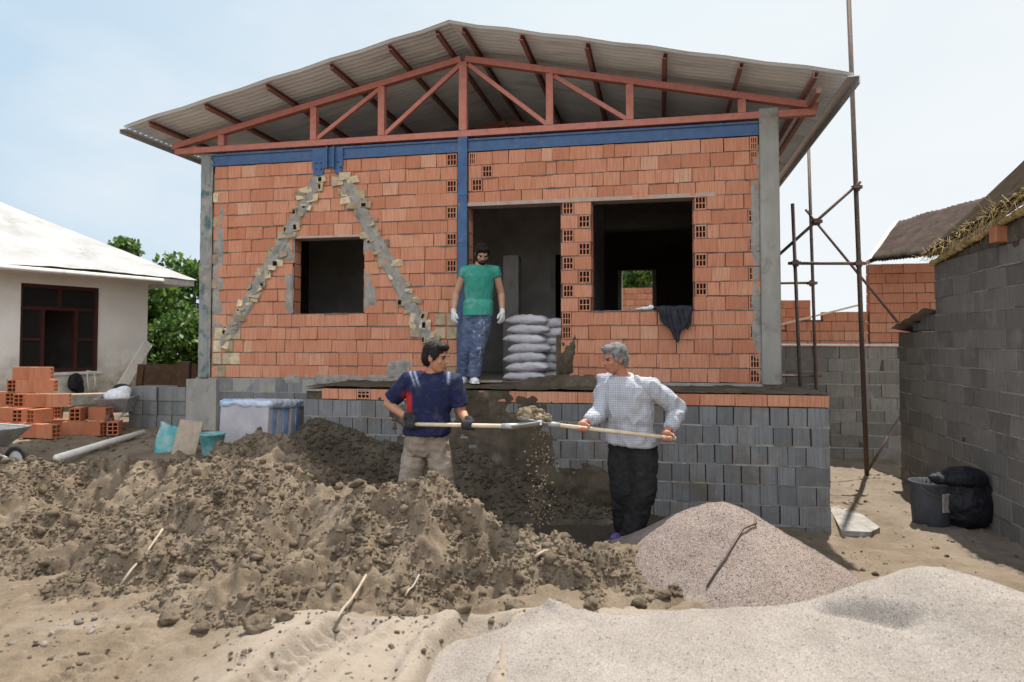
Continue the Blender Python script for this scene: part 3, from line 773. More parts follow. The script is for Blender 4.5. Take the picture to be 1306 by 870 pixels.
def lay(a, b, kk, hol=()):
    """one course between a and b; hol: list of (x0,x1) end-on blocks"""
    z0, z1 = zc(kk) + .005, zc(kk + 1) - .006
    segs = []; x = a
    for h0, h1 in sorted(hol):
        if h0 - x > .03: segs.append((x, h0, 0))
        segs.append((max(h0, a), min(h1, b), 1)); x = h1
    if b - x > .03: segs.append((x, b, 0))
    for x0, x1, hh in segs:
        if hh: hollow(bricks, holes, x0 + .004, x1 - .004, z0, z1, rb.uniform(-.003, .003)); continue
        x = x0
        while x < x1 - .02:
            w = rb.choice([.135, .2, .2, .205, .21, .26, .33])
            e = x + w
            if x1 - e < .09: e = x1
            j = rb.uniform(-.006, .006); g = rb.choice([.003, .004, .006, .010])
            dz = rb.uniform(-.003, .003)
            bricks.box(x + g / 2, e - g / 2, j, .05, z0 + dz, z1 + dz * .5, jit=.003)
            x = e
PT0, PT1 = -.06, .06
hl = {0: [], 1: []}
for kk in range(NC):
    H = []
    if kk >= 8 and kk % 2 == 0: H.append((-.215, -.075))
    if kk in (16, 14): H.append((.07, .17))
    if kk == 15: H.append((.24, .38))
    if kk == 14: H[-1] = (.11, .25)
    if kk < 13:
        pr = (1.24, 1.38) if kk % 2 == 0 else (1.43, 1.58)
        if kk >= 4 or kk in (3, 1): H.append(pr if kk >= 5 else (1.23, 1.35))
        if kk >= 5 and kk % 2 == 0: H.append((2.78, 2.92))
    if kk % 2 == 1 or kk in (16, 0): H.append((3.37, 3.49) if kk < 12 else (3.40, 3.49))
    spans = [(TL, PT0 - .01), (PT1 + .01, TR)]
    zm = zc(kk + .5); out = []
    for a, b in spans:
        cur = a
        for o in sorted(OPEN):
            if o[2] < zm < o[3] and o[0] < b and o[1] > cur:
                if o[0] > cur + .02: out.append((cur, o[0]))
                cur = max(cur, o[1])
        if b > cur + .02: out.append((cur, b))
    for a, b in out:
        lay(a, b, kk, [h for h in H if h[0] >= a - .02 and h[1] <= b + .02])
mstr = MB()
M['mortar_dk'] = mottled('dark_mortar', (.085, .072, .060), (.19, .17, .148), 11, bump=.5, bscale=55, bdist=.006)
for kk in range(1, NC):
    cur = TL; z = zc(kk)
    cuts = sorted([(o[0] - .0, o[1] + .0) for o in OPEN if o[2] + .01 < z < o[3] - .01] + [(PT0 - .01, PT1 + .01)])
    for c0, c1 in cuts + [(TR, TR)]:
        x = cur
        while x < c0 - .02:
            e = min(x + rb.uniform(.06, .35), c0); dz = rb.uniform(-.003, .003); th = rb.uniform(.005, .010)
            mstr.box(x, e, rb.uniform(-.004, .007), .03, z - th + dz, z + th * .8 + dz, jit=.003); x = e
        cur = max(cur, c1)
mstr.build('mortar_joints', M['mortar_dk'], wall)
bricks.build('front_bricks', M['clay'], wall); holes.build('brick_holes', M['hole_shade'], wall)
# brick reveals of the openings
rv = MB()
for (a, b, z0, z1) in OPEN:
    n = int(round((z1 - z0) / CH))
    for i in range(n):
        for (x0, x1) in ((a - .02, a + .006), (b - .006, b + .02)):
            rv.box(x0 + (.004 if i % 2 else 0), x1 - (0 if i % 2 else .003), .052, .208, z0 + i * CH + .006, z0 + (i + 1) * CH - .006)
rv.build('opening_reveals', M['clay'], wall)
mb = MB(); mb.box(.062, 3.02, -.008, .215, zc(13) - .012, zc(13) + .03, jit=.004); mb.build('lintel', M['lintel'], house)
mb = MB(); mb.box(-2.40, -1.18, -.010, .21, zc(11) - .012, zc(11) + .012, jit=.004); mb.build('lintel', M['lintel'], house)
mb = MB(); mb.box(1.585, 2.775, .055, .21, zc(5) - .002, zc(5) + .012, jit=.003); mb.build('sill', M['mortar'], house)
# diagonal brace bands: knobbly mortar with broken yellow bricks
def band(x0, z0, x1, z1, w, seed):
    rr = random.Random(seed); nb = 54; nw = 9
    d = Vector((x1 - x0, 0, z1 - z0)); L = d.length; d.normalize(); nrm = Vector((d.z, 0, -d.x))
    V = []
    for i in range(nb + 1):
        for j in range(nw + 1):
            u = i / nb; v = (j / nw - .5)
            ww = w * (1 + .35 * mnoise.noise(Vector((u * 14, seed, 0))) + .25 * mnoise.noise(Vector((u * 40, seed, 2 + (v > 0)))))
            p = Vector((x0, 0, z0)) + d * (u * L) + nrm * (v * ww)
            edge = 1 - (abs(v) * 2) ** 4
            h = .004 + .020 * edge + .030 * mnoise.noise(Vector((p.x * 22, seed, p.z * 22)))
            p.y = -h if 0 < j < nw else .012
            V.append(p)
    mb = MB(); mb.add(V, [tuple(q) for q in grid_faces(nb + 1, nw + 1)])
    o = mb.build('brace_band', M['mortar'], house, True)
    ch, dk = MB(), MB()
    for i in range(int(L / .048)):
        u = (i + rr.random()) * .048 / L
        if u > 1 or rr.random() < .2: continue
        sd = rr.choice((-1, 1)) * rr.uniform(.12, .55) * w
        p = Vector((x0, 0, z0)) + d * (u * L) + nrm * sd
        a = rr.gauss(0, .16); s1, s2 = rr.uniform(.018, .085), rr.uniform(.02, .062)
        Mx = Matrix.Translation(p + Vector((0, -.012, 0))) @ Matrix.Rotation(a, 4, 'Y') @ Matrix.Rotation(rr.uniform(-.3, .3), 4, 'X')
        ch.box(-s1, s1, -.014, .03, -s2, s2, Mx, jit=.016)
        if rr.random() < .16: dk.box(-s1 * .6, s1 * .1, -.022, -.02, -s2 * .6, s2 * .5, Mx, jit=.004)  # dark plate paints the shade of a broken-open hole
    ch.build('broken_brick', M['yellow_brick'], o, kind='stuff')
    dk.build('broken_hole', M['hole_shade'], o, kind='stuff')
band(-1.93, 3.80, -3.30, 1.62, .185, 1)
band(-1.62, 3.82, -.40, 1.62, .20, 2)
# pale brick ends at the left foot of the brace and by the post foot
yb = MB()
for kk, xs in ((1, (-3.44, -3.30, -3.17)), (2, (-3.44, -3.27)), (3, (-3.42, -3.28, -3.16)), (0, (-3.38,)), ):
    for x in xs: yb.box(x, x + .125, -.012, .02, zc(kk) + .008, zc(kk + 1) - .01, jit=.006)
for kk in range(0, 5):
    for x in (-.34, -.20): 
        if rb.random() < .8: yb.box(x + rb.uniform(-.02, .02), x + .12, -.012, .02, zc(kk) + .01, zc(kk + 1) - .02, jit=.008)
for kk in (9, 7, 12, 14): yb.box(TL - .01, TL + .06, -.014, .02, zc(kk) + .02, zc(kk + 1) - .03, jit=.008)
yb.build('pale_brick_ends', M['yellow_brick'], wall)
# mortar smears down both ends of the wall
def smear(name, x0, x1, z0, z1, mat, parent, thr=.0, amp=.03, seed=0, n=40, y=-.004, taper=None, fr=9):
    xs = np.linspace(x0, x1, max(6, int((x1 - x0) / (z1 - z0) * n) + 6)); zs = np.linspace(z0, z1, n)
    X, Zs = np.meshgrid(xs, zs, indexing='ij')
    h = fbm(X * fr, Zs * fr * .7, 4, seed) + thr
    ed = np.minimum(np.minimum(X - x0, x1 - X) / (x1 - x0), np.minimum(Zs - z0, z1 - Zs) / (z1 - z0)) * 2
    h = h * amp * 2 - (1 - sstep(0, .45, ed)) * amp * 1.0
    if taper: h = h + taper(X, Zs)
    me = np_mesh(name, np.stack([X.ravel(), (y - np.clip(h, -.02, amp * 1.3)).ravel(), Zs.ravel()], 1), grid_faces(*X.shape)[:, ::-1])
    return link(name, me, mat, parent, True)
smear('mortar_smear', TL - .02, TL + .17, ZF, ZT - .1, M['mortar'], house, .03, .02, 3, 90)
smear('mortar_smear', TR - .10, TR + .02, ZF, ZT - .1, M['mortar'], house, .06, .02, 4, 90)
smear('mortar_smear', -1.02, -.62, ZF - .02, 1.46, M['mortar'], house, .12, .02, 5, 40)
smear('mortar_smear', -2.55, -2.28, 2.70, 3.02, M['mortar'], house, .12, .02, 6, 40)
smear('mortar_smear', -1.32, -1.08, 2.78, 3.04, M['mortar'], house, .12, .02, 7, 40)
smear('mortar_smear', -1.31, -1.12, 2.05, 2.6, M['mortar'], house, .02, .02, 8, 40)
smear('mortar_smear', -2.42, -2.29, 2.05, 2.65, M['mortar'], house, .02, .02, 9, 40)
smear('mortar_smear', -3.0, -.3, ZF - .10, ZF + .07, M['mortar'], house, -.02, .02, 10, 14)
smear('mortar_smear', 1.16, 1.42, ZF, ZF + .55, M['mortar_wet'], house, .12, .05, 11, 40)
# side walls, back wall, slab, ceiling
OB = [(1.53, 2.28, 2.05, 3.22)]
mb = MB(); panels(mb, -3.6, 3.6, ZF, ZT + .25, 7.0, 7.2, OB); mb.build('back_wall', M['core'], house)
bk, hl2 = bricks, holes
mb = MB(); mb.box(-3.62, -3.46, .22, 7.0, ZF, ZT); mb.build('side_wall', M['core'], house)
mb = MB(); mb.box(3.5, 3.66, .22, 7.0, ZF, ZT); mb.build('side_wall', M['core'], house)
mb = MB(); mb.box(-3.7, 3.70, .002, 7.2, 1.02, ZF - .003); mb.build('floor_slab', M['concrete'], house)
mb = MB(); mb.box(-3.45, 3.45, .21, 6.98, ZT + .03, ZT + .15); mb.build('ceiling', M['plaster_in'], house)
mb = MB(); panels(mb, -3.45, 1.30, ZF, ZT, 2.6, 2.72, [(.72, 1.18, ZF, 3.05)]); mb.box(1.30, 1.42, .21, 4.2, ZF, ZT)
mb.build('partition', M['plaster_in'], house)
mb = MB(); mb.box(.70, .78, 2.57, 2.60, ZF, 3.08); mb.box(.70, 1.2, 2.57, 2.6, 3.05, 3.13); mb.build('door_frame', M['concrete'], house)
mb = MB(); mb.box(.20, .42, 1.4, 1.62, ZF, 2.9); mb.build('inner_pier', M['concrete'], house)
# frame of the rear opening, lit by the daylight behind
mb = MB()
for a, b in ((1.50, 1.58), (2.23, 2.31)): mb.box(a, b, 6.95, 7.23, 2.05, 3.22)
mb.build('rear_frame', M['concrete_pale'], house)
# plinth under the wall
PB = MB()
def blocks(mb, x0, x1, z0, z1, y0, ch=.187, w=.166, y1=None, seed=0, big=None, flush=.004, mor=None):
    rr = random.Random(seed); n = int(round((z1 - z0) / ch)); ch = (z1 - z0) / n
    for i in range(n):
        x = x0; off = (i % 2) * w * .5; zt = z1 - i * ch
        first = True
        if mor is not None and i < n - 1:
            xx = x0
            while xx < x1 - .01:
                e = min(xx + rr.uniform(.08, .3), x1); dz = rr.uniform(-.002, .003)
                mor.box(xx, e, y0 + rr.uniform(-.003, .005), y0 + .03, zt - ch - .004 + dz, zt - ch + .0125 + dz, jit=.0025); xx = e
        while x < x1 - .01:
            ww = w * rr.uniform(.94, 1.06)
            if first: ww = w - off * .9 if off else ww; first = False
            e = min(x + ww, x1)
            if x1 - e < w * (.9 if i % 2 else .3): e = x1
            g = rr.choice((.004, .006, .012, .016))
            mb.box(x + g / 2, e - g / 2, y0 + rr.uniform(-flush, flush), y0 + (y1 or .09), zt - ch + .011, zt - .002, jit=.002)
            x = e
mb = MB(); mb.box(-3.60, 3.6, .012, .2, -.3, 1.015); pl = mb.build('plinth', M['mortar'], house)
mb, mq = MB(), MB(); blocks(mb, -3.34, -1.47, .27, 1.195, .0, .185, .2, seed=2, mor=mq); mb.build('plinth_blocks', M['block'], pl); mq.build('mortar_joints', M['mortar'], pl)
mb = MB(); mb.box(-3.80, -3.352, -.06, .25, .2, 1.18, jit=.01); mb.build('corner_base', M['concrete'], house)
mb = MB(); mb.box(3.62, 3.70, .0, 7.2, -.3, 1.01); mb.build('plinth_side', M['block'], house)
# columns, post and beam
mb = MB(); mb.bevbox(3.505, 3.715, -.035, .19, 1.18, 4.33, .012); mb.build('concrete_column', M['concrete'], house)
mb = MB(); mb.bevbox(-3.655, -3.50, -.03, .18, 1.18, 4.19, .02); mb.build('corner_column', M['teal_steel'], house)
smear('mortar_smear', -3.66, -3.48, 1.2, 4.1, M['mortar'], house, .02, .02, 15, 90, y=-.028)
mb = MB(); mb.box(-.06, .06, -.03, .12, ZF, 4.215); post = mb.build('blue_post', M['blue_steel'], house)
mb = MB(); mb.box(-.066, .066, -.036, .126, 3.48, 3.50); mb.box(-.066, .066, -.036, .126, 2.9, 2.92); mb.build('weld_band', M['blue_steel'], post)
mb = MB()
mb.box(-3.50, -.064, -.012, .10, 4.028, 4.05); mb.box(-3.50, -.064, -.012, .10, 4.165, 4.187); mb.box(-3.50, -.064, .006, .09, 4.05, 4.165)
mb.box(.064, 3.50, -.012, .10, 4.028, 4.05); mb.box(.064, 3.50, -.012, .10, 4.165, 4.187); mb.box(.064, 3.50, .006, .09, 4.05, 4.165)
mb.build('blue_beam', M['blue_steel'], house)
gp = MB()
gp.add([(-2.03, -.02, 4.17), (-1.60, -.02, 4.17), (-1.60, -.02, 3.95), (-1.62, -.02, 3.84), (-1.70, -.02, 3.84), (-1.74, -.02, 3.92), (-1.86, -.02, 3.92), (-1.88, -.02, 3.82), (-2.00, -.02, 3.82), (-2.03, -.02, 3.95)] +
       [(x, .004, z) for x, z in ((-2.03, 4.17), (-1.60, 4.17), (-1.60, 3.95), (-1.62, 3.84), (-1.70, 3.84), (-1.74, 3.92), (-1.86, 3.92), (-1.88, 3.82), (-2.00, 3.82), (-2.03, 3.95))],
       [tuple(range(10)), tuple(reversed(range(10, 20)))] + [(i, (i + 1) % 10, 10 + (i + 1) % 10, 10 + i) for i in range(10)])
gus = gp.build('gusset_plate', M['blue_steel'], house)
mb = MB(); mb.box(-1.815, -1.80, -.06, -.02, 3.9, 4.19); mb.box(-1.72, -1.705, -.06, -.02, 3.9, 4.19); mb.build('stiffener', M['blue_steel'], gus)
mb = MB()
for x, z in ((-1.97, 3.99), (-1.90, 3.99), (-1.97, 3.91), (-1.90, 3.91), (-1.67, 3.99), (-1.63, 3.92)): mb.ell((x, -.024, z), (.014, .014, .014), nu=8, nv=5)
mb.build('bolt', M['blue_steel'], gus)
# gable truss
ZB = 4.255
def ztop(t): return 5.205 - abs(t) * (5.205 - 4.33) / 4.08
truss = empty('roof_truss', (0, 0, 0)); truss.parent = house
def ch_(name, a, b, w, h, m=M['red_steel'], par=truss):
    q = MB(); q.bar(a, b, w, h); return q.build(name, m, par)
ch_('bottom_chord', (-4.06, .02, ZB), (4.12, .02, ZB), .09, .075)
ch_('top_chord', (-4.10, .02, ztop(4.10)), (-.03, .02, ztop(.03)), .09, .075)
ch_('top_chord', (.03, .02, ztop(.03)), (4.14, .02, ztop(4.14)), .09, .075)
for t in (-3.36, -2.02, -1.08, 0, 1.09, 2.05, 3.32):
    ch_('vertical_web', (t, .02, ZB + .043), (t, .02, ztop(t) - .043), .085, .085 if t else .10)
for a, b in ((-1.98, -1.12), (-1.04, -.04), (1.05, .06), (2.01, 1.14)):
    ch_('diagonal_web', (a, .02, ZB + .06), (b, .02, ztop(b) - .06), .05, .05)
# a second truss back in the attic
t2 = copy_tree(truss, house); t2.location = (0, 2.6, 0)
# purlins
def zroof(t): return 5.395 - abs(t) * (5.395 - 4.445) / 4.36
for t in (-4.0, -3.2, -2.35, -1.5, -.75, -.16, .16, .85, 1.6, 2.45, 3.25, 4.0):
    q = MB(); z = zroof(t) - .016; a = math.atan2(.95, 4.36) * (1 if t < 0 else -1)
    Mx = Matrix.Translation((t, 0, z - .05)) @ Matrix.Rotation(-a, 4, 'Y')
    q.box(-.022, -.014, -.58, 7.4, -.022, .045, Mx); q.box(-.014, .025, -.58, 7.4, .038, .045, Mx); q.box(-.014, .025, -.58, 7.4, -.022, -.015, Mx)
    q.build('purlin', M['red_dark'], house)
# corrugated sheets, one mesh per slope
def sheet(sgn):
    ss = np.arange(-.62, 7.45, .0125); tt = np.array([0, .35, .7, 1.1, 1.5, 1.9, 2.3, 2.7, 3.1, 3.5, 3.9, 4.2, 4.36])
    S_, T_ = np.meshgrid(ss, tt, indexing='ij')
    z = 5.395 - T_ * (5.395 - 4.445) / 4.36 + .013 * np.cos((S_ + .62) * 2 * np.pi / .1) + .010 * np.cos(T_ * 2 * np.pi / .8) + .012 * fbm(S_ * 1.1, T_ * 1.5, 2, 90)
    F = grid_faces(*S_.shape)
    me = np_mesh('roof_sheet', np.stack([(sgn * T_).ravel(), S_.ravel(), z.ravel()], 1), F if sgn > 0 else F[:, ::-1])
    return link('roof_sheet', me, M['roof_in'], house, True)
sheet(1); sheet(-1)
q = MB()
for sgn in (1, -1): q.add([(0, -.60, 5.414), (sgn * .10, -.60, 5.414 - .02), (sgn * .10, 7.5, 5.414 - .02), (0, 7.5, 5.414)], [(0, 1, 2, 3)])
q.build('ridge_cap', M['roof_in'], house)
q = MB(); q.box(4.30, 4.42, -.63, 7.45, 4.405, 4.415); q.box(4.408, 4.42, -.63, 7.45, 4.33, 4.405); q.build('eave_trim', M['zinc'], house)
q = MB(); q.box(4.02, 4.07, -.5, 7.4, 4.30, 4.36); q.build('eave_purlin', M['red_dark'], house)
q = MB(); q.box(-4.40, -4.30, -.63, 7.45, 4.40, 4.41); q.box(-4.41, -4.40, -.63, 7.45, 4.35, 4.41); q.build('eave_trim', M['zinc'], house)

# ---------------------------------------------------------------- terrace in front of the door
ter = empty('block_terrace', W(1.2, -.6, 0), HROT, 'grey cement block terrace topped with one orange brick course', 'terrace')
ox, oy = 1.2, -.6
def T(x): return x - ox
q = MB(); q.box(T(-1.46), T(3.93), -.57, .565, -.35, 1.125); tcore = q.build('terrace_core', M['core'], ter)
q, mq = MB(), MB(); blocks(q, T(-1.48), T(3.95), -.28, 1.035, -.60, .188, .168, y1=.06, seed=5, mor=mq); q.build('terrace_blocks', M['block_mud'], ter); mq.build('mortar_joints', M['mortar'], ter)
q = MB()
rr = random.Random(9)
for i, (yy) in enumerate(np.arange(-.53, .5, .2)):
    for j in range(7): 
        zt = 1.035 - j * .188; q.box(T(3.88), T(3.955) + rr.uniform(-.003, .003), yy, yy + .19, zt - .177, zt - .002)
q.build('terrace_side_blocks', M['block'], ter)
q, hq = MB(), MB()
x = -1.26
while x < 3.9:
    w = rr.choice((.2, .205, .3, .33, .2)); e = x + w
    if 3.95 - e < .12: e = 3.95
    if x < -.9 and rr.random() < .5 or abs(x + .85) < .12: hollow(q, hq, T(x) + .004, T(x) + .16, 1.047, 1.155, -.602); e = x + .165
    else: q.box(T(x) + .003, T(e) - .003, -.604 + rr.uniform(-.004, .004), -.5, 1.045 + rr.uniform(-.002, .002), 1.155, jit=.002)
    x = e
q.build('brick_course', M['clay'], ter); hq.build('brick_holes', M['hole_shade'], ter)
# trowelled wet top
X, Y = np.meshgrid(np.linspace(T(-1.47), T(3.97), 150), np.linspace(-.61, .60, 40), indexing='ij')
zz = 1.168 + fbm(X * 4, Y * 4, 4, 111) * .03 + lumps(X, Y, .08, 4, .3) * .25
zz = zz + np.where(X > T(2.2), -.003, .01)
V = np.stack([X.ravel(), Y.ravel(), zz.ravel()], 1)
link('mortar_top', np_mesh('mortar_top', V, grid_faces(*X.shape)), M['mortar_wet'], ter, True)
q = MB(); q.box(T(-1.47), T(3.955), -.598, .59, 1.126, 1.150); q.build('mortar_bed', M['mortar'], ter)
# mud slapped over the middle of the terrace front
xs = np.linspace(T(-1.3), T(2.5), 230); zs = np.linspace(-.3, 1.16, 100)
X, Zs = np.meshgrid(xs, zs, indexing='ij')
mask = sstep(T(-1.3), T(-.6), X) * sstep(T(2.5), T(1.7), X)
low = sstep(.85, .15, Zs)
h = (fbm(X * 2.2, Zs * 2.6, 5, 121) * 1.25 + .42 * low - .06 + .10 * sstep(T(1.2), T(.2), X)) * mask - (1 - mask) * .5
h = np.clip(h, -.25, 1) * .09
h = h + .5 * np.maximum(h, 0) * low + np.where(h > 0, fbm(X * 16, Zs * 16, 3, 122) * .016, 0)
h = np.clip(h, -.012, .12) - .016 * sstep(1.08, 1.16, Zs)
link('mud_render', np_mesh('mud_render', np.stack([X.ravel(), (-.600 - h).ravel(), Zs.ravel()], 1), grid_faces(*X.shape)[:, ::-1]), M['mortar_wet'], ter, True)
# mud banked against the foot of the terrace
def bank_z(x, y):
    t = (x - P0[0]) * RV[0] + (y - P0[1]) * RV[1]; s = (x - P0[0]) * DV[0] + (y - P0[1]) * DV[1]
    hgt = .46 * sstep(-1.9, -1.2, t) * sstep(1.9, .3, t) + .18 * sstep(-1.9, -1.4, t) * sstep(2.6, 1.5, t)
    z = hgt * sstep(-1.85, -1.25, s) * (s < -.9) - .1 * (s >= -.9)
    z = z + (fbm(x * 3, y * 3, 4, 131) * .16 + lumps(x, y, .09, 6, .5) * .5) * sstep(.02, .12, z)
    return gz(x, y) + z - .05
bank = hf('mud_bank', -2.6, 2.6, 5.6, 8.4, .03, bank_z, M['mortar_wet'], 'dark wet mud banked along the foot of the terrace wall', 'mud bank')

P = on_surface(bank_z, 5000, -2.3, 1.9, 5.8, 8.2, .03, 44)
scatter('clods', P, .007 + .022 * np.random.default_rng(45).random(len(P)) ** 2.2, M['mortar_wet'], bank, 1, .42, .85, 46, False)
# mortar left in a heap on the terrace beside the doorway
def pile(name, c, r, h, mat, label, cat, seed, lump=.09):
    xs = np.linspace(-1.2, 1.2, 90); X, Y = np.meshgrid(xs, xs, indexing='ij')
    d = np.hypot(X, Y); zz = h * np.maximum(0, 1 - d) ** .9 * (1 + 1.1 * fbm(X * 2.5, Y * 2.5, 3, seed)) + sstep(1.1, .8, d) * (fbm(X * 7, Y * 7, 3, seed + 1) * .25 * h + lumps(X, Y, .2, seed, .6) * lump) - .02 * sstep(.9, 1.2, d)
    me = np_mesh(name, np.stack([(X * r[0]).ravel(), (Y * r[1]).ravel(), zz.ravel()], 1), grid_faces(90, 90))
    o = link(name, me, mat, None, True); o.location = c; o.rotation_euler = (0, 0, HROT)
    return tag(o, label, cat)
pile('mortar_heap', W(1.35, -.42, 1.17), (.72, .22), .17, M['mortar_wet'], 'dark mortar heap on the terrace right of the doorway', 'mortar heap', 141)
pile('mortar_heap', W(-.45, -.40, 1.16), (.40, .22), .10, M['mortar_wet'], 'low smear of dark mortar on the terrace left of the doorway', 'mortar heap', 143)
q = MB(); q.box(-.17, .17, -.05, .05, 0, .018, jit=.004); o = q.build('plank', M['grey_wood']); o.location = W(.42, -.42, 1.20); o.rotation_euler = (0, 0, HROT + .1)
tag(o, 'short grey board lying on the terrace beside the white shoes', 'board')

# ---------------------------------------------------------------- cement bags in the doorway
def bag_mesh(L=.50, Wd=.34, H=.115, seed=0):
    nu, nv = 30, 16; V = []
    for i in range(nu + 1):
        u = i / nu * 2 - 1
        for j in range(nv):
            a = 2 * math.pi * j / nv
            e = max(0., 1 - abs(u) ** 7) ** .55
            hh = H / 2 * max(.06, (1 - abs(u) ** 4) ** .55 if abs(u) < 1 else 0.)
            ww = Wd / 2 * (.93 + .07 * u * u)
            ca, sa = math.cos(a), math.sin(a)
            y = ww * math.copysign(abs(ca) ** .7, ca); z = hh * math.copysign(abs(sa) ** .8, sa)
            n = mnoise.noise(Vector((u * 3 + seed * 5, ca * 2, sa * 2 + seed)))
            V.append((u * L / 2 * (1 + .03 * mnoise.noise(Vector((a, seed, 1)))), y * (1 + .07 * n), z * (1 + .30 * n) - .016 * u ** 4 + .010 * mnoise.noise(Vector((u * 2, y * 6, seed * 3)))))
    F = [(i * nv + j, (i + 1) * nv + j, (i + 1) * nv + (j + 1) % nv, i * nv + (j + 1) % nv) for i in range(nu) for j in range(nv)]
    F += [tuple(range(nv)), tuple(reversed([nu * nv + j for j in range(nv)]))]
    mb = MB(); mb.add(V, F); return mb
ordn = ['bottom', 'second', 'third', 'fourth', 'fifth', 'sixth', 'seventh']
for (t, s, n, side, Lb) in ((.80, .10, 7, 'left', .52), (1.12, .26, 7, 'right', .40)):
    hb = .115 if side == 'left' else .108
    for i in range(n):
        o = bag_mesh(Lb, .36, hb * 1.12, i + (0 if side == 'left' else 20)).build('cement_bag', M['bag'], smooth=True)
        rr_ = random.Random(i * 3 + (side == 'left'))
        o.location = W(t + rr_.uniform(-.02, .02) + (.03 if i % 2 else -.01), s + rr_.uniform(-.02, .02), ZF + .058 + i * hb * .98)
        o.rotation_euler = (rr_.uniform(-.03, .03), rr_.uniform(-.05, .05), HROT + rr_.uniform(-.08, .08))
        pos = 'topmost' if i == n - 1 else ('bottom' if i == 0 else ordn[i] + ' from the bottom')
        tag(o, f'pale cement bag, {pos} in the {side} stack inside the doorway', 'cement bag', 'cement bags stacked in the doorway')

# dark jacket over the window sill, white rag beside it
def drape():
    nu, nv = 40, 46; V = []
    for i in range(nu + 1):
        u = i / nu
        for j in range(nv + 1):
            v = j / nv
            wid = .42 * (1 - .55 * max(0, v - .3)) * (1 + .12 * math.sin(v * 9))
            x = 2.53 + (u - .5) * wid + .05 * v + .02 * math.sin(v * 7 + u * 4)
            ln = .34 * (.62 + .38 * math.sin(math.pi * min(1, u * 1.15)) ) * (1.0 - .15 * math.sin(u * 11))
            fold = .022 * math.sin(u * 19 + v * 2) * min(1, v * 2.2) + .012 * math.sin(u * 37 + 1)
            if v < .28: y = .16 - v / .28 * .175; z = zc(5) + .03 + .02 * math.sin(u * 13 + v * 20)
            else:
                w = (v - .28) / .72; y = -.028 - abs(fold) * 1.3 - .01; z = zc(5) + .025 - ln * w
            V.append((x, y, z))
    mb = MB(); mb.add(V, [tuple(f) for f in grid_faces(nu + 1, nv + 1)])
    return mb
o = drape().build('jacket', M['dark_cloth'], smooth=True); o.location = W(0, 0, 0); o.rotation_euler = (0, 0, HROT)
md = o.modifiers.new('thick', 'SOLIDIFY'); md.thickness = .012
tag(o, 'dark jacket hung over the sill of the big window', 'jacket')
q = MB()
q.ell((0, 0, .018), (.075, .04, .022)); q.ell((.06, -.02, .03), (.035, .03, .028)); q.ell((-.07, .01, .012), (.05, .03, .012))
o = remeshed(q, 'rag', M['white_cloth'], None, .006, 2, .006, (60, 60, 60)); o.location = W(2.22, .02, zc(5) + .012); o.rotation_euler = (0, 0, HROT)
tag(o, 'crumpled white rag on the window sill beside the jacket', 'rag')

# ---------------------------------------------------------------- behind the house: yard wall and tree seen through the rear window
def brick_wall(name, t0, t1, s, z0, ztopf, label, thick=.2, seed=0, cat='brick wall'):
    root = empty(name, W(t0, s, z0), HROT, label, cat)
    mb, core = MB(), MB(); rr = random.Random(seed); n = 0
    z = 0
    while True:
        x = 0; any_ = False
        while x < t1 - t0 - .02:
            w = rr.choice((.2, .2, .26, .33)); e = min(x + w, t1 - t0)
            if t1 - t0 - e < .08: e = t1 - t0
            if z0 + z + CH <= ztopf(t0 + (x + e) / 2) + .02:
                mb.box(x + .003, e - .003, rr.uniform(-.005, .006), thick, z + .005, z + CH - .005, jit=.003); any_ = True
            x = e
        if not any_: break
        z += CH
    mb.build('bricks', M['clay'], root)
    return root
def core_for(root, t0, t1, z0, z1, thick=.2):
    q = MB(); q.box(.02, t1 - t0 - .02, .025, thick - .025, 0, z1 - z0 - .02); q.build('joint_core', M['core'], root)
rt = brick_wall('yard_brick_wall', -1.0, 4.0, 11.5, .2, lambda t: 3.18, 'orange brick wall behind the house, seen through the rear window', seed=31)
core_for(rt, -1.0, 4.0, .2, 3.1)

# ---------------------------------------------------------------- right side: alley walls, brick walls, sheds
def block_wall(name, t0, t1, s0, s1, z0, z1, label, mat, ch=.2, w=.4, along='t', seed=0):
    root = empty(name, W(t0, s0, z0), HROT, label, 'block wall')
    rr = random.Random(seed); mb = MB()
    L = (t1 - t0) if along == 't' else (s1 - s0); D = (s1 - s0) if along == 't' else (t1 - t0)
    n = int(round((z1 - z0) / ch)); c = (z1 - z0) / n
    for i in range(n):
        x = 0; first = (i % 2)
        while x < L - .01:
            ww = w * (.5 if first else rr.uniform(.95, 1.05)); first = 0; e = min(x + ww, L)
            if L - e < .1: e = L
            g = .004; j = rr.uniform(-.008, .008); dz = rr.uniform(-.003, .003)
            a = (x + g, e - g, j, D - .01, i * c + .007 + dz, (i + 1) * c - .005 + dz)
            if along == 't': mb.box(*a, jit=.004)
            else: mb.box(a[2], a[3], a[0], a[1], a[4], a[5], jit=.004)
            x = e
    mb.build('blocks', mat, root)
    q = MB()
    for i in range(1, n):
        x = 0
        while x < L - .01:
            e = min(x + rr.uniform(.15, .6), L); dz = rr.uniform(-.003, .003); dp = rr.uniform(-.002, .008)
            a = (x, e, dp, D - .03, i * c - .007 + dz, i * c + .009 + dz)
            if along == 't': q.box(*a, jit=.003)
            else: q.box(a[2], a[3], a[0], a[1], a[4], a[5], jit=.003)
            x = e
    q.build('mortar_joints', M['mortar'], root)
    q = MB()
    if along == 't': q.box(.012, L - .012, .010, D - .03, 0, z1 - z0 - .006)
    else: q.box(.010, D - .03, .012, L - .012, 0, z1 - z0 - .006)
    q.build('joint_core', M['core'], root)
    return root
aw = block_wall('alley_block_wall', 5.46, 5.68, -6.0, 1.78, -.35, 1.79, 'weathered grey block wall running along the right side', M['block_old'], along='s', seed=41)
q = MB()
for i in range(4):
    pass
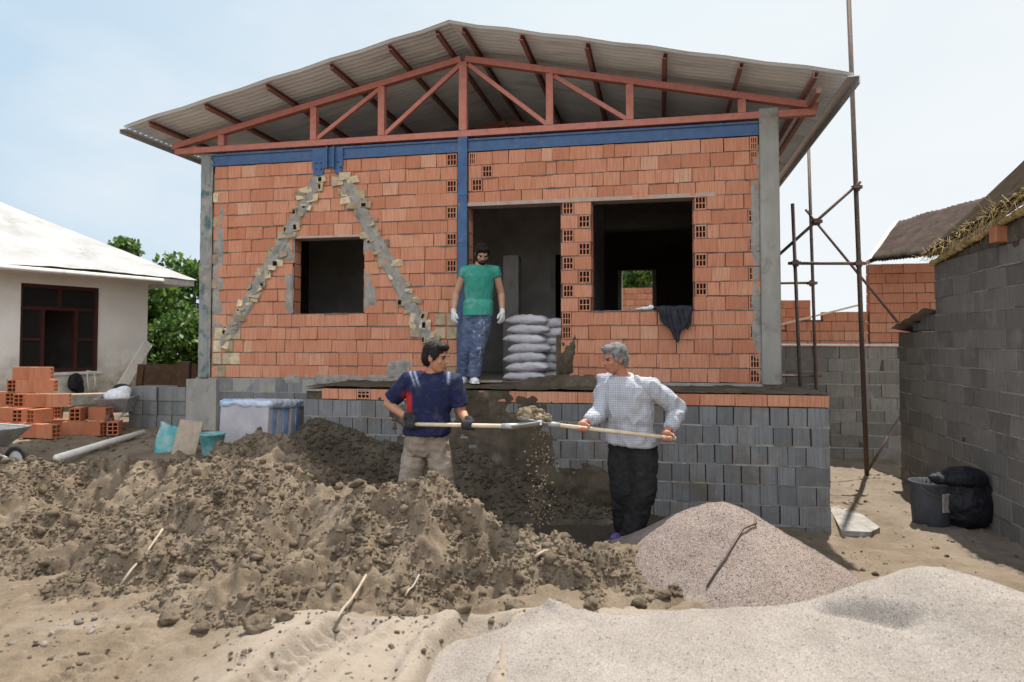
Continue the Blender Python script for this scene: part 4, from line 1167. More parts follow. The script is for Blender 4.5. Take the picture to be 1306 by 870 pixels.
ub = block_wall('shed_block_wall', 5.464, 5.67, -6.0, .50, 1.772, 2.56, 'grey block wall of the shed standing on the alley wall', M['block_old'], ch=.19, along='s', seed=42)
ub['label'] = 'upper grey block wall of the straw edged shed on the right'
cw = block_wall('cross_block_wall', 3.72, 6.3, 3.35, 3.55, -.35, 1.60, 'low grey block wall closing the alley behind the scaffold', M['block_old'], along='t', seed=43)
q = MB(); q.box(-.01, 2.58, -.03, .22, 1.955, 1.985, jit=.008); q.build('coping', M['concrete_pale'], cw)
def tl(t): return 2.08 if t > 5.35 else (1.62 + (t - 4.2) / 1.2 * .46)
b1 = brick_wall('stepped_brick_wall', 4.0, 5.83, 4.55, .03, lambda t: 1.92 + max(0, t - 4.2) / 1.5 * .40, 'low orange brick wall rising towards the right behind the alley', seed=51)
core_for(b1, 4.0, 5.83, .03, 1.90)
q = MB(); q.box(.75, 1.80, .027, .173, 1.86, 2.02); q.box(1.25, 1.80, .028, .172, 2.02, 2.14); q.build('joint_core', M['core'], b1)
b2 = brick_wall('tall_brick_wall', 5.85, 7.3, 4.5, 0, lambda t: 3.0, 'tall orange brick wall below the old dark roof', seed=52)
core_for(b2, 5.85, 7.3, 0, 2.9)
b3 = brick_wall('far_brick_wall', 4.0, 5.25, 6.2, 0, lambda t: 2.5, 'short red brick wall showing behind the low stepped wall', seed=53)
core_for(b3, 4.0, 5.25, 0, 2.4)
q = MB(); q.bar((0, 0, 0), (1.55, 0, .40), .05, .03); o = q.build('plank', M['pale_wood']); o.location = W(4.15, 4.50, 1.90); o.rotation_euler = (0, 0, HROT)
tag(o, 'pale plank sloping along the low orange brick wall', 'board')
# roofs on the right
def slab_roof(name, pts, th, m, label, edge=None, ribs=0):
    """four corner points: eave near, eave far, ridge far, ridge near"""
    P_ = [Vector(p) for p in pts]; n = (P_[1] - P_[0]).cross(P_[3] - P_[0]).normalized()
    if n.z < 0: n = -n
    root = empty(name, P_[0], 0, label, 'roof')
    nu, nv = 60, 12; V = []
    for i in range(nu + 1):
        u = i / nu
        for j in range(nv + 1):
            v = j / nv
            p = P_[0].lerp(P_[1], u).lerp(P_[3].lerp(P_[2], u), v) - P_[0]
            p = p + n * (.014 * math.sin(u * ribs * 2 * math.pi) + .02 * mnoise.noise(Vector((u * 6, v * 5, 1))))
            V.append(p)
    mb = MB(); mb.add(V, [tuple(f) for f in grid_faces(nu + 1, nv + 1)])
    o = mb.build('roof_sheet', m, root, True); md = o.modifiers.new('t', 'SOLIDIFY'); md.thickness = th; md.offset = -1
    if edge:
        q = MB(); q.bar(P_[1] - P_[0] + n * .02, P_[2] - P_[0] + n * .02, .10, .07, up=n); q.build('verge_trim', edge, root)
    return root
# far old roof, left slope towards us
M['old_roof2'] = mottled('old_red_brown_roof', (.050, .036, .031), (.088, .068, .058), 4, spec=0., bump=.5, bscale=14, bdist=.02, grime=(.04, .045, .025))
slab_roof('old_shed_roof', [(5.66, 8.9, 2.80), (5.86, 11.5, 2.97), (7.42, 13.5, 3.95), (7.40, 9.6, 3.86)], .05, M['old_roof2'], 'old dark corrugated roof with a pale edge behind the tall brick wall', M['concrete_pale'], 26)
q = MB(); q.box(0, 1.5, 0, .2, 0, 2.85); o = q.build('shed_wall', M['block_old']); o.location = (7.0, 13.2, -.1); o.rotation_euler = (0, 0, HROT); tag(o, 'dark wall under the old roof behind the bricks', 'wall')
# straw-edged roof on the near right
e0 = W(5.40, -6.0, 3.32); e1 = W(5.40, .45, 2.62)
M['old_mud'] = mottled('old_mud_fill', (.075, .060, .044), (.15, .125, .095), 7, bump=.8, bscale=18, bdist=.03, grime=(.20, .17, .12))
q = MB(); V = []; nS = 90
for i in range(nS + 1):
    y = i / nS * 6.48; s_ = -6.0 + y; top = 2.585 + .108 * (.45 - s_) - 1.772
    for (x, z) in ((.006, .786), (.0 + .02 * mnoise.noise(Vector((y * 5, 1, 0))), .786 + (top - .786) * .5), (.012 + .03 * mnoise.noise(Vector((y * 7, 3, 0))), top), (.19, top), (.19, .786)): V.append((x, y, z))
q.add(V, [(i * 5 + j, (i + 1) * 5 + j, (i + 1) * 5 + (j + 1) % 5, i * 5 + (j + 1) % 5) for i in range(nS) for j in range(5)] + [(0, 1, 2, 3, 4), tuple(nS * 5 + j for j in (4, 3, 2, 1, 0))])
q.build('eave_fill', M['old_mud'], ub, False)
sr = slab_roof('straw_edged_roof', [e0, e1, W(7.3, .55, 4.5), W(7.3, -6.0, 5.2)], .07, M['old_roof'], 'steep dark roof with a straw eave on the right wall', None, 60)
rs = np.random.default_rng(61); N = 1700
t_ = rs.uniform(0, 1, N) ** 1.0; ang = rs.normal(0, .5, N)
base = np.array([5.42, 0, 0])
V = []; F = []
for i in range(N):
    s = -4.2 + t_[i] * 4.7; p = np.array(W(5.40 + rs.uniform(-.09, .06), s, 2.63 + (.45 - s) * .108 + rs.uniform(-.02, .07)))
    d = np.array(W(-.4 * rs.random() , rs.normal(0, 1), 0)) - P0; d[2] = rs.normal(-.25, .35); d = d / np.linalg.norm(d) * rs.uniform(.05, .16)
    wv = np.cross(d, rs.normal(size=3)); wv = wv / np.linalg.norm(wv) * .0028
    b = len(V); V += [p - wv, p + wv, p + d + wv * .5, p + d - wv * .5]; F.append((b, b + 1, b + 2, b + 3))
o = link('straw_fringe', np_mesh('straw_fringe', np.array(V), np.array(F)), M['straw'], None); tag(o, 'yellow straw packed along the eave above the block wall', 'straw', kind='stuff')
mb = MB(); rr = random.Random(5)
for i in range(70): 
    s = -4.2 + i * 4.7 / 70; p = Vector(W(5.43, s, 2.565 + (.45 - s) * .108)); mb.ell(p, (.035, .06, .022 + rr.random() * .018), nu=8, nv=6)
o = mb.build('thatch_roll', M['straw'], None, True); tag(o, 'roll of straw bedding under the eave of the right roof', 'straw', kind='stuff')
q = MB(); q.bevbox(-.1, .1, -.06, .06, 0, .15, .006); o = q.build('brick', M['clay_loose']); o.location = W(5.468, -1.18, 2.572); o.rotation_euler = (0, 0, HROT + .1); tag(o, 'single orange brick wedged under the straw eave on the right', 'brick')
# tin sheet lying on the lower ledge
q = MB()
V = []
for i in range(13):
    for j in range(7): V.append((j / 6 * .34 - .04, i / 12 * 1.3, .02 + .012 * math.sin(i * 2.2) + .22 * (1 - i / 12) - .07 * j / 6))
q.add(V, [tuple(f) for f in grid_faces(13, 7)]); o = q.build('tin_sheet', M['rust_sheet'], None, True); o.location = W(5.40, .52, 1.82); o.rotation_euler = (0, 0, HROT)
md = o.modifiers.new('t', 'SOLIDIFY'); md.thickness = .006
tag(o, 'bent rusty tin sheet lying on the ledge of the alley wall', 'tin sheet')
q = MB(); blocks(q, 0, .55, 0, .19, 0, .19, .2, y1=.15, seed=3)
Mz = MB(); 
for i in range(3): Mz.bevbox(.02, .19, .52 + i * .26, .76 + i * .26, 0, .19 if i < 2 else .10, .006)
o = Mz.build('loose_block', M['block_loose']); o.location = W(5.46, 0, 1.80); o.rotation_euler = (0, 0, HROT); tag(o, 'three grey blocks bedded on the ledge under the tin sheet', 'block course')

# scaffold of pipes
sca = empty('pipe_scaffold', (4.8, 9.61, -.12), 0, 'rusty pipe scaffold standing in the alley beside the house', 'scaffold')
o0 = Vector((4.8, 9.61, -.12))
def pipe(name, a, b, r=.024):
    q = MB(); q.tube([Vector(a) - o0, Vector(b) - o0], r, 10); return q.build(name, M['steel_pipe'], sca, True)
S1a, S1b = Vector((4.80, 9.61, -.14)), Vector((4.60, 9.5, 6.75))
S2a, S2b = Vector((4.66, 10.8, -.14)), Vector((4.58, 10.8, 4.65))
S3a, S3b = Vector((3.985, 9.7, -.14)), Vector((3.88, 9.7, 3.58))
pipe('standard', S1a, S1b, .031); pipe('standard', S2a, S2b); pipe('standard', S3a, S3b)
pipe('ledger', (3.80, 9.68, 2.75), (4.80, 9.52, 2.73), .022)
pipe('ledger', (3.72, 10.84, 2.57), (4.70, 10.84, 2.58), .02)
pipe('ledger', (3.8, 10.84, 1.15), (4.75, 10.84, 1.15), .018)
pipe('brace', (3.62, 9.86, 2.78), (4.70, 9.45, 3.83), .022)
pipe('brace', (4.50, 10.75, 3.70), (5.60, 10.2, 1.93), .02)
pipe('brace', (4.84, 9.66, -.08), (5.42, 9.9, .62), .018)
for p in ((4.71, 9.55, 2.73), (3.90, 9.67, 2.75), (4.675, 9.5, 3.76), (4.61, 10.82, 2.57), (4.2, 9.66, 3.32)):
    q = MB(); c_ = Vector(p) - o0; q.tube([c_ + Vector((0, 0, -.045)), c_ + Vector((0, 0, .045))], .042, 8); q.box(c_.x - .07, c_.x + .05, c_.y - .06, c_.y + .02, c_.z - .022, c_.z + .022); q.build('coupler', M['steel_pipe'], sca)

# slab, barrel and bag in the alley
q = MB()
sl = [(0, 0), (.18, .55), (.30, .95), (.44, 1.02), (.50, .6), (.42, .12), (.25, -.05)]
q.add([(x, y, 0) for x, y in sl] + [(x, y, .05) for x, y in sl], [tuple(reversed(range(7))), tuple(range(7, 14))] + [(i, (i + 1) % 7, 7 + (i + 1) % 7, 7 + i) for i in range(7)])
o = q.build('concrete_slab', M['mortar']); o.location = (3.06, 6.62, -.135); tag(o, 'broken pale concrete slab on the ground beside the terrace corner', 'slab')
br = empty('plastic_drum', (4.12, 7.0, -.13), .3, 'grey plastic drum with a wire handle beside the black bag', 'drum')
q = MB(); q.lathe([(0, 0), (.15, 0), (.165, .02), (.18, .25), (.185, .40), (.195, .41), (.195, .43), (.18, .43), (.175, .2), (0, .05)], 28); q.build('body', M['grey_plastic'], br, True)
q = MB(); q.tube([(.19 * math.cos(a), -.06 - .12 * math.sin(a), .40 - .10 * math.sin(a)) for a in np.linspace(0, math.pi, 14)], .006, 6); q.build('handle', M['steel_pipe'], br)
q = MB(); q.bevbox(-.06, .05, -.192, -.178, .16, .34, .003); q.build('paper_label', M['mortar'], br)
q = MB(); q.ell((0, 0, .28), (.27, .25, .29)); q.ell((-.05, -.08, .52), (.20, .17, .09)); q.ell((.16, .06, .2), (.2, .2, .2)); q.ell((-.2, -.05, .50), (.16, .12, .05))
o = remeshed(q, 'black_bag', M['black_plastic'], None, .016, 2, .03, (7, 7, 7)); o.location = (4.42, 6.95, -.16); tag(o, 'bulging black plastic bag slumped against the right wall', 'bag')

# ---------------------------------------------------------------- left: white house
WB = np.array([.476, .88, 0]); WB /= np.linalg.norm(WB); WO = np.array([WB[1], -WB[0], 0]); WC = np.array([-6.46, 12.5, 0])
wrot = math.atan2(WB[1], WB[0])         # local x runs along the wall to its far corner, local -y points out of it
wh = empty('white_house', tuple(WC), wrot, 'low limewashed house with a white hipped roof at the left', 'house')
wopen = [(-2.07, -.85, 1.19, 2.57)]
q = MB(); panels(q, -9, 0, .2, 2.86, 0, .25, wopen); q.build('front_wall', M['whitewash'], wh)
q = MB(); q.box(-.25, 0, .25, 7, .2, 2.86); q.build('end_wall', M['whitewash'], wh)
q = MB(); q.box(-9, -.26, 6.75, 7, .2, 2.86); q.box(-9, -8.75, .25, 6.75, .2, 2.86); q.build('rear_wall', M['whitewash'], wh)
q = MB(); q.box(-9, -.26, .26, 6.74, 2.70, 2.80); q.build('ceiling', M['plaster_in'], wh)
wn_ = empty('window', (0, 0, 0)); wn_.parent = wh
q = MB(); a, b, z0, z1 = wopen[0]; f = .06
q.box(a, b, .05, .13, z0, z0 + f); q.box(a, b, .05, .13, z1 - f, z1); q.box(a, a + f, .05, .13, z0 + f, z1 - f); q.box(b - f, b, .05, .13, z0 + f, z1 - f)
zt = z0 + .98; q.box(a + f, b - f, .055, .125, zt, zt + .05)
for xx in (a + .33, b - .38): q.box(xx, xx + .05, .055, .125, z0 + f, zt)
q.box((a + b) / 2 - .02, (a + b) / 2 + .02, .055, .125, zt + .05, z1 - f)
for xx0, xx1 in ((a + f, a + .33), (b - .33, b - f)): q.box(xx0, xx1, .06, .12, z0 + .5, z0 + .54)
q.build('frame', M['maroon'], wn_)
q = MB(); q.box(a + f, a + .33, .085, .095, z0 + f, zt); q.box(b - .33, b - f, .085, .095, z0 + f, zt); q.box(a + f, b - f, .086, .096, zt + .05, z1 - f); q.build('pane', M['glass'], wn_)
q = MB(); q.box(a - .04, b + .04, -.03, .05, z0 - .045, z0 - .003); q.build('sill', M['white_trim'], wn_)
# hipped roof
ev, of, pit = 2.80, .50, math.tan(R(29.5))
def rp(x, y, z): return (x, y, z)
xa, xb, ya, yb_ = -9.5, .62, -of, 7 + of; hw = (yb_ - ya) / 2; rz = ev + hw * pit
roofv = [(xa, ya, ev), (xb, ya, ev), (xb, yb_, ev), (xa, yb_, ev), (xa + hw, ya + hw, rz), (xb - hw, ya + hw, rz)]
q = MB()
n_u, n_v = 60, 24
def patch(mb, A, B, C, D, seed):
    V = []
    for i in range(n_u + 1):
        for j in range(n_v + 1):
            u, v = i / n_u, j / n_v
            p = Vector(A).lerp(Vector(B), u).lerp(Vector(D).lerp(Vector(C), u), v)
            seam = .022 * max(0, 1 - abs(((u * 12) % 1) - .5) * 14)
            p.z += seam * (v < .995) + .03 * mnoise.noise(Vector((p.x * .8, p.y * .9, seed))) - (.03 * mnoise.noise(Vector((u * 30, seed, 0))) if j == 0 else 0)
            V.append(p)
    mb.add(V, [tuple(f_) for f_ in grid_faces(n_u + 1, n_v + 1)])
patch(q, roofv[0], roofv[1], roofv[5], roofv[4], 1); patch(q, roofv[1], roofv[2], roofv[5], roofv[5], 2); patch(q, roofv[2], roofv[3], roofv[4], roofv[5], 3); patch(q, roofv[3], roofv[0], roofv[4], roofv[4], 4)
rf = q.build('roof', M['white_roof'], wh, True)
q = MB(); q.box(xa, xb - .05, ya + .02, ya + .06, ev - .12, ev - .02); q.box(xb - .09, xb - .05, ya + .06, yb_, ev - .12, ev - .02); q.box(xa, xb - .1, ya + .06, -.002, ev - .05, ev - .035); q.box(.002, xb - .1, 0, yb_ - .1, ev - .05, ev - .035)
q.build('eave_board', M['white_trim'], rf)
q = MB(); q.tube([(xa, ya - .01, ev - .07), (xb - .7, ya - .01, ev - .075)], .045, 10); q.build('gutter', M['pvc'], rf, True)

# pale slanting strip at the corner of the white house
cpt = lambda k_, o_, z: tuple((WC + WB * k_ + WO * o_ + np.array([0, 0, z])))
q = MB(); q.bar(Vector(cpt(-.92, .42, .62)) - Vector(cpt(-.92, .42, .62)), Vector(cpt(.0, .04, 1.66)) - Vector(cpt(-.92, .42, .62)), .17, .03, up=tuple(WO))
o = q.build('plank', M['pvc']); o.location = cpt(-.92, .42, .62); tag(o, 'pale slanting strip at the corner of the white house', 'board')
q = MB(); q.ell((0, 0, 0), (.12, .07, .15)); q.ell((.06, 0, -.1), (.07, .06, .12)); o = remeshed(q, 'work_bag', M['black_plastic'], None, .012, 2, .012, (9, 9, 9)); o.location = cpt(-1.28, .09, 1.02); o.rotation_euler = (0, 0, wrot)
tag(o, 'black bag hanging under the window of the white house', 'bag')
q = MB(); q.tube([(.0, 0, .12), (.08, -.02, .16), (.17, -.03, .13), (.20, -.02, -.02), (.19, 0, -.18)], .011, 8); q.tube([(.06, -.02, .14), (.08, -.02, -.05), (.10, -.02, -.2)], .009, 8)
o = q.build('hose', M['pvc'], None, True); o.location = cpt(-1.18, .10, 1.04); o.rotation_euler = (0, 0, wrot); tag(o, 'pale hose looped beside the hanging black bag', 'hose')

# ---------------------------------------------------------------- trees
def tree(name, loc, h, crown, label, n=5200, seed=0, leaf=.10):
    root = empty(name, loc, 0, label, 'tree'); rg = np.random.default_rng(seed); rr = random.Random(seed)
    q = MB(); q.tube([(0, 0, -.2), (.05, 0, h * .25), (-.04, .05, h * .5), (0, 0, h * .8)], [.13, .11, .08, .03], 10)
    cl_ = []
    for i in range(crown[3]):
        a = rr.uniform(0, 2 * math.pi); e = rr.uniform(-.9, 1); rad = math.sqrt(max(0, 1 - e * e)) * rr.uniform(.35, 1)
        c_ = np.array([crown[0] * rad * math.cos(a), crown[1] * rad * math.sin(a), h * .55 + crown[2] * e]); cl_.append(c_)
        if i % 3 == 0: q.tube([(0, 0, h * rr.uniform(.25, .55)), tuple(c_ * np.array([.5, .5, .9])), tuple(c_)], [.05, .03, .012], 6)
    q.build('trunk', M['bark'], root)
    V = []; 
    cc = np.array(cl_)[rg.integers(0, len(cl_), n)]
    dirs = rg.normal(size=(n, 3)); dirs /= np.linalg.norm(dirs, axis=1)[:, None]
    P_ = cc + dirs * (rg.random((n, 1)) ** .45) * np.array([.42, .42, .34]) * (crown[0] / 1.2) 
    a = rg.normal(size=(n, 3)); a[:, 2] -= .3; a /= np.linalg.norm(a, axis=1)[:, None]
    b = np.cross(a, rg.normal(size=(n, 3))); b /= np.linalg.norm(b, axis=1)[:, None]
    L = leaf * rg.uniform(.6, 1.2, (n, 1))
    quad = np.stack([P_ - a * L * .5, P_ + b * L * .32, P_ + a * L * .55, P_ - b * L * .32], 1)
    me = np_mesh('crown', quad.reshape(-1, 3), np.arange(n * 4).reshape(n, 4)); link('crown', me, M['leaf'], root)
    return root
tree('leafy_tree', (-7.3, 16.2, .3), 3.0, (1.5, 1.3, 1.5, 26), 'leafy green tree between the white house and the brick house', 9000, 1, .16)
tree('leafy_tree', (-8.2, 15.4, .5), 2.6, (1.0, 1.0, 1.2, 18), 'low green shrub-like tree close behind the white house corner', 6000, 2, .14)
tree('leafy_tree', (-11.7, 22, .5), 5.5, (1.2, 1.2, 1.2, 16), 'distant pale green treetop over the white roof edge', 3500, 3, .2)
tree('leafy_tree', W(2.0, 15.0, .2), 6.4, (1.1, 1.0, .8, 16), 'green tree seen through the rear window above the bricks', 4200, 4, .2)
tree('leafy_bush', (-6.6, 14.2, .5), 1.5, (1.3, .7, .75, 22), 'dark leafy bush filling the gap beside the white house corner', 6500, 6, .12)

# ---------------------------------------------------------------- left yard things
zy = lambda x, y: float(gz(x, y))
# stack of loose hollow bricks
def brick_proto():
    L, Wd, H = .25, .13, .165
    mb = MB(); e = .014; q_ = .012
    # holes run along x; both ends show six holes
    hy = (Wd - 2 * e - q_) / 2; hz = (H - 2 * e - 2 * q_) / 3
    x0, x1 = -L / 2, L / 2
    mb.box(x0, x1, -Wd / 2, -Wd / 2 + e, 0, H); mb.box(x0, x1, Wd / 2 - e, Wd / 2, 0, H)
    mb.box(x0, x1, -Wd / 2 + e, Wd / 2 - e, 0.0005, e); mb.box(x0, x1, -Wd / 2 + e, Wd / 2 - e, H - e, H - .0005)
    mb.box(x0 + .002, x1 - .002, -q_ / 2, q_ / 2, e, H - e)
    for i in (1, 2):
        zz_ = e + i * hz + (i - 1) * q_; mb.box(x0 + .003, x1 - .003, -Wd / 2 + e, -q_ / 2, zz_, zz_ + q_); mb.box(x0 + .003, x1 - .003, q_ / 2, Wd / 2 - e, zz_, zz_ + q_)
    return mb.build('brick', M['clay_loose'])
bp = brick_proto(); first = True
layers = {0: [(-6.95, 9.35), (-6.67, 9.25), (-6.42, 8.9), (-6.12, 8.75), (-5.86, 8.65), (-5.60, 8.60), (-5.52, 8.95), (-5.22, 8.85), (-5.02, 8.95), (-6.1, 9.2), (-5.83, 9.15), (-6.4, 9.4)],
          1: [(-6.9, 9.4), (-6.62, 9.35), (-6.40, 9.0), (-6.13, 8.85), (-5.87, 8.78), (-5.48, 9.0), (-6.05, 9.25), (-5.22, 9.0)],
          2: [(-6.85, 9.45), (-6.6, 9.42), (-6.32, 9.2), (-6.06, 9.1), (-5.82, 9.1)],
          3: [(-6.62, 9.45), (-6.38, 9.35), (-6.14, 9.3)],
          4: [(-6.50, 9.42), (-6.24, 9.38)]}
lname = ['lowest layer', 'second layer', 'third layer', 'fourth layer', 'top layer']
nth = ['first', 'second', 'third', 'fourth', 'fifth', 'sixth', 'seventh', 'eighth', 'ninth', 'tenth', 'eleventh', 'twelfth']
rr = random.Random(77)
for ly, pts in layers.items():
    for i, (x, y) in enumerate(sorted(pts, key=lambda p: p[0] / p[1])):
        o = bp if first else bp.copy()
        if not first: COL.objects.link(o)
        first = False
        up = rr.random() < .35 and ly == max(l for l in layers if any(abs(px_ - x) < .2 and abs(py_ - y) < .25 for px_, py_ in layers[l]))
        o.location = (x + rr.uniform(-.02, .02), y + rr.uniform(-.03, .03), zy(-6, 9) + .0 + ly * .166)
        o.rotation_euler = (0, 0, rr.uniform(-.35, .35) + (1.57 if rr.random() < .3 else 0))
        tag(o, f'orange hollow brick in the {lname[ly]} of the loose yard stack, {nth[i]} from the left', 'brick', 'loose bricks stacked before the white house')
# pale pipe on the ground
q = MB(); pa, pb = Vector((-4.44, 6.92, .50)), Vector((-4.42, 8.5, .545)); q.tube([pa - pa, (pb - pa) * .5 + Vector((0, 0, .006)), pb - pa], .036, 12)
o = q.build('pipe', M['pvc'], None, True); o.location = pa + Vector((0, 0, .035)); tag(o, 'pale pipe lying on the dirt in the left yard', 'pipe')
# wheelbarrows
def barrow(loc, rz, label, wheelm, sc_=.74):
    r_ = empty('wheelbarrow', loc, rz, label, 'wheelbarrow')
    # x forward (wheel), tray open on top
    q = MB(); top = [(-.42, -.30, .62), (.50, -.26, .60), (.50, .26, .60), (-.42, .30, .62)]; bot = [(-.24, -.19, .36), (.22, -.17, .34), (.22, .17, .34), (-.24, .19, .36)]
    q.add(top + bot, [(0, 1, 5, 4), (1, 2, 6, 5), (2, 3, 7, 6), (3, 0, 4, 7), (7, 6, 5, 4)])
    o = q.build('tray', M['barrow'], r_); md = o.modifiers.new('t', 'SOLIDIFY'); md.thickness = .006
    q = MB(); q.tube([Vector(p) for p in top + top[:1]], .011, 8); q.build('rim', M['barrow'], o, True)
    q = MB(); q.lathe([(.13, -.035), (.17, -.035), (.185, -.02), (.185, .02), (.17, .035), (.13, .035), (.13, -.035)], 26, Matrix.Translation((.55, 0, .185)) @ Matrix.Rotation(math.pi / 2, 4, 'X')); w_ = q.build('wheel', wheelm, r_, True)
    q = MB(); q.lathe([(.0, -.03), (.05, -.03), (.132, -.008), (.132, .008), (.05, .03), (.0, .03)], 20, Matrix.Translation((.55, 0, .185)) @ Matrix.Rotation(math.pi / 2, 4, 'X')); q.build('rim', M['barrow'], w_)
    for s_ in (-1, 1):
        q = MB(); q.tube([(.56, .07 * s_, .185), (.30, .15 * s_, .33), (-.3, .2 * s_, .36), (-.62, .27 * s_, .5), (-.95, .28 * s_, .58)], .016, 8); q.build('handle', M['barrow'], r_, True)
        q = MB(); q.tube([(-.18, .18 * s_, .35), (-.30, .19 * s_, .0)], .014, 8); q.build('leg', M['barrow'], r_, True)
    r_.scale = (sc_, sc_, sc_)
    return r_
barrow((-5.22, 7.0, .38), R(-12), 'grey wheelbarrow cut off by the left edge of the photo', M['rubber'])
barrow((-5.22, 9.40, zy(-5, 9.3) - .02), R(-75), 'wheelbarrow carrying a white sack beside the brick stack', M['red_rubber'])
q = MB(); q.ell((0, 0, 0), (.20, .17, .13)); q.ell((.05, .1, .08), (.12, .12, .08)); o = remeshed(q, 'sack', M['white_cloth'], None, .012, 2, .014, (9, 9, 9)); o.location = (-5.20, 9.33, zy(-5, 9.25) + .44); o.scale = (.8, .8, .8); tag(o, 'white sack lying in the tray of the wheelbarrow by the bricks', 'sack')
q = MB(); q.ell((0, 0, 0), (.15, .13, .10)); o = remeshed(q, 'sack', M['black_plastic'], None, .012, 2, .014, (9, 9, 9)); o.location = (-5.30, 9.62, zy(-5, 9.4) + .50); o.scale = (.8, .8, .8); tag(o, 'small black sack on the barrow behind the white sack', 'sack')
# low trestle by the white house
tr_ = empty('trestle', (-6.02, 10.0, zy(-6.1, 10.4) - .12), .5, 'low metal trestle standing under the white house window', 'trestle')
q = MB(); q.box(-.32, .32, -.12, .12, .46, .49); q.build('top', M['grey_wood'], tr_)
for sx in (-1, 1):
    for sy in (-1, 1):
        q = MB(); q.tube([(.26 * sx, .1 * sy, .46), (.31 * sx, .2 * sy, 0)], .012, 8); q.build('leg', M['steel_pipe'], tr_)
# stack of concrete blocks
cb = MB(); cb.bevbox(-.1, .1, -.2, .2, 0, .188, .006); cbp = cb.build('concrete_block', M['block_loose']); first = True
for ly in range(3):
    for i in range(4):
        o = cbp if first else cbp.copy()
        if not first: COL.objects.link(o)
        first = False
        o.location = (-5.06 + i * .212 + rr.uniform(-.01, .01), 9.75 - i * .03 + rr.uniform(-.02, .02), zy(-4.5, 9.6) - .03 + ly * .19); o.rotation_euler = (0, 0, rr.uniform(-.05, .05) - .1)
        tag(o, f'grey concrete block, {nth[i]} from the left in the {("bottom", "middle", "top")[ly]} row of the yard stack', 'block', 'concrete blocks stacked by the hedge')
q = MB(); q.box(-.8, .8, -.02, .02, 0, .78); q.box(-.8, -.7, -.05, -.02, 0, .78); q.box(.7, .8, -.05, -.02, 0, .80); o = q.build('tree_shade_panel', M['wood_and_shade']); o.location = (-4.95, 10.7, .55); o.rotation_euler = (R(-8), 0, -.1); tag(o, 'dark brown panel standing in for the tree shade behind the concrete block stack', 'shade panel')  # panel painted dark in place of the shade under the tree
q = MB(); q.box(-.07, .07, -.05, .05, 0, .95, jit=.01); o = q.build('wooden_post', M['wood_and_shade']); o.location = (-4.42, 9.55, .45); tag(o, 'rusty brown post between the block stack and the house corner', 'post')
# wrapped tile pallet
tp = empty('tile_stack', (-2.80, 7.95, .44), HROT - .06, 'stack of tile cartons wrapped in blue tinged plastic by the plinth', 'tile stack')
for i in range(7):
    ox_ = .022 * math.sin(i * 5.3); q = MB(); q.bevbox(-.30 + ox_, .30 + ox_, -.36 + i * .10, -.27 + i * .10, .06, .535 + .022 * math.sin(i * 4), .006, Matrix.Rotation(R(-4 + 1.2 * math.sin(i * 2.7)), 4, 'X') @ Matrix.Rotation(R(1.5 * math.sin(i * 3.1)), 4, 'Y')); q.build('carton', M['carton'] if i % 2 == 0 else M['blue_carton'], tp)
q = MB(); 
for yy in (-.3, 0, .28): q.box(-.33, .33, yy - .04, yy + .04, 0, .055)
q.build('pallet_runner', M['grey_wood'], tp)
q = MB(); q.bevbox(-.318, .325, -.368, .385, .50, .572, .02, Matrix.Rotation(R(-4), 4, 'X'))
import bmesh
o = remeshed(q, 'plastic_wrap', M['wrap'], tp, .010, 1, .024, (6, 9, 14))
# teal bucket, leaning board and teal sheet
bk_ = empty('bucket', (-3.02, 7.15, .53), 0, 'turquoise plastic bucket in front of the wrapped tiles', 'bucket')
q = MB(); q.lathe([(0, .01), (.085, .0), (.09, .01), (.12, .20), (.13, .205), (.13, .22), (.115, .22), (.088, .03), (0, .03)], 26); q.build('body', M['teal_plastic'], bk_, True)
q = MB(); q.tube([(.125 * math.cos(a), .02, .205 - .02 + .03 * math.sin(a) - .10 * math.sin(a)) for a in np.linspace(0, math.pi, 12)], .004, 6); q.build('handle', M['zinc'], bk_)
q = MB(); q.box(-.13, .13, -.012, .012, 0, .42, jit=.004); o = q.build('board', M['grey_wood']); o.location = (-3.40, 7.32, .44); o.rotation_euler = (R(-16), R(4), -.15); tag(o, 'beige board propped up left of the turquoise bucket', 'board')
q = MB()
V = [(i / 9 * .34 - .17, .02 * math.sin(i * 1.7 + j), j / 9 * .40 * (1 - .25 * i / 9)) for i in range(10) for j in range(10)]
q.add(V, [tuple(f_) for f_ in grid_faces(10, 10)]); o = q.build('tarpaulin', M['teal_plastic'], None, True); o.location = (-3.58, 7.42, .44); o.rotation_euler = (R(-22), R(6), .2)
md = o.modifiers.new('t', 'SOLIDIFY'); md.thickness = .004
tag(o, 'faded teal sheet propped behind the beige board', 'sheet')

# sticks in the mud and rod on the gravel
def stick(pts, r, m, label, cat='stick', name='stick'):
    q = MB(); p0 = Vector(pts[0]); q.tube([Vector(p) - p0 for p in pts], r, 7); o = q.build(name, m, None, True); o.location = p0; tag(o, label, cat)
hz = lambda x, y: float(heap_z(np.array([x]), np.array([y]))[0])
def laid(x0, y0, x1, y1, lift=.02, n=5):
    a = [(x0 + (x1 - x0) * i / (n - 1), y0 + (y1 - y0) * i / (n - 1)) for i in range(n)]
    z0 = max(hz(x0, y0), .03) + lift; z1 = max(hz(x1, y1), .03) + lift
    return [(x, y, z0 + (z1 - z0) * i / (n - 1) + .01 * math.sin(i * 2)) for i, (x, y) in enumerate(a)]
stick(laid(-1.00, 4.05, -.93, 4.55, .05), .009, M['grey_wood'], 'pale straight stick at the front of the heap above the tread marks')
stick(laid(-2.55, 4.65, -2.50, 5.10, .05), .009, M['grey_wood'], 'grey stick lying on the left part of the heap')
stick(laid(.16, 4.95, .42, 5.40, .04), .012, M['grey_wood'], 'grey stick low on the right part of the heap')
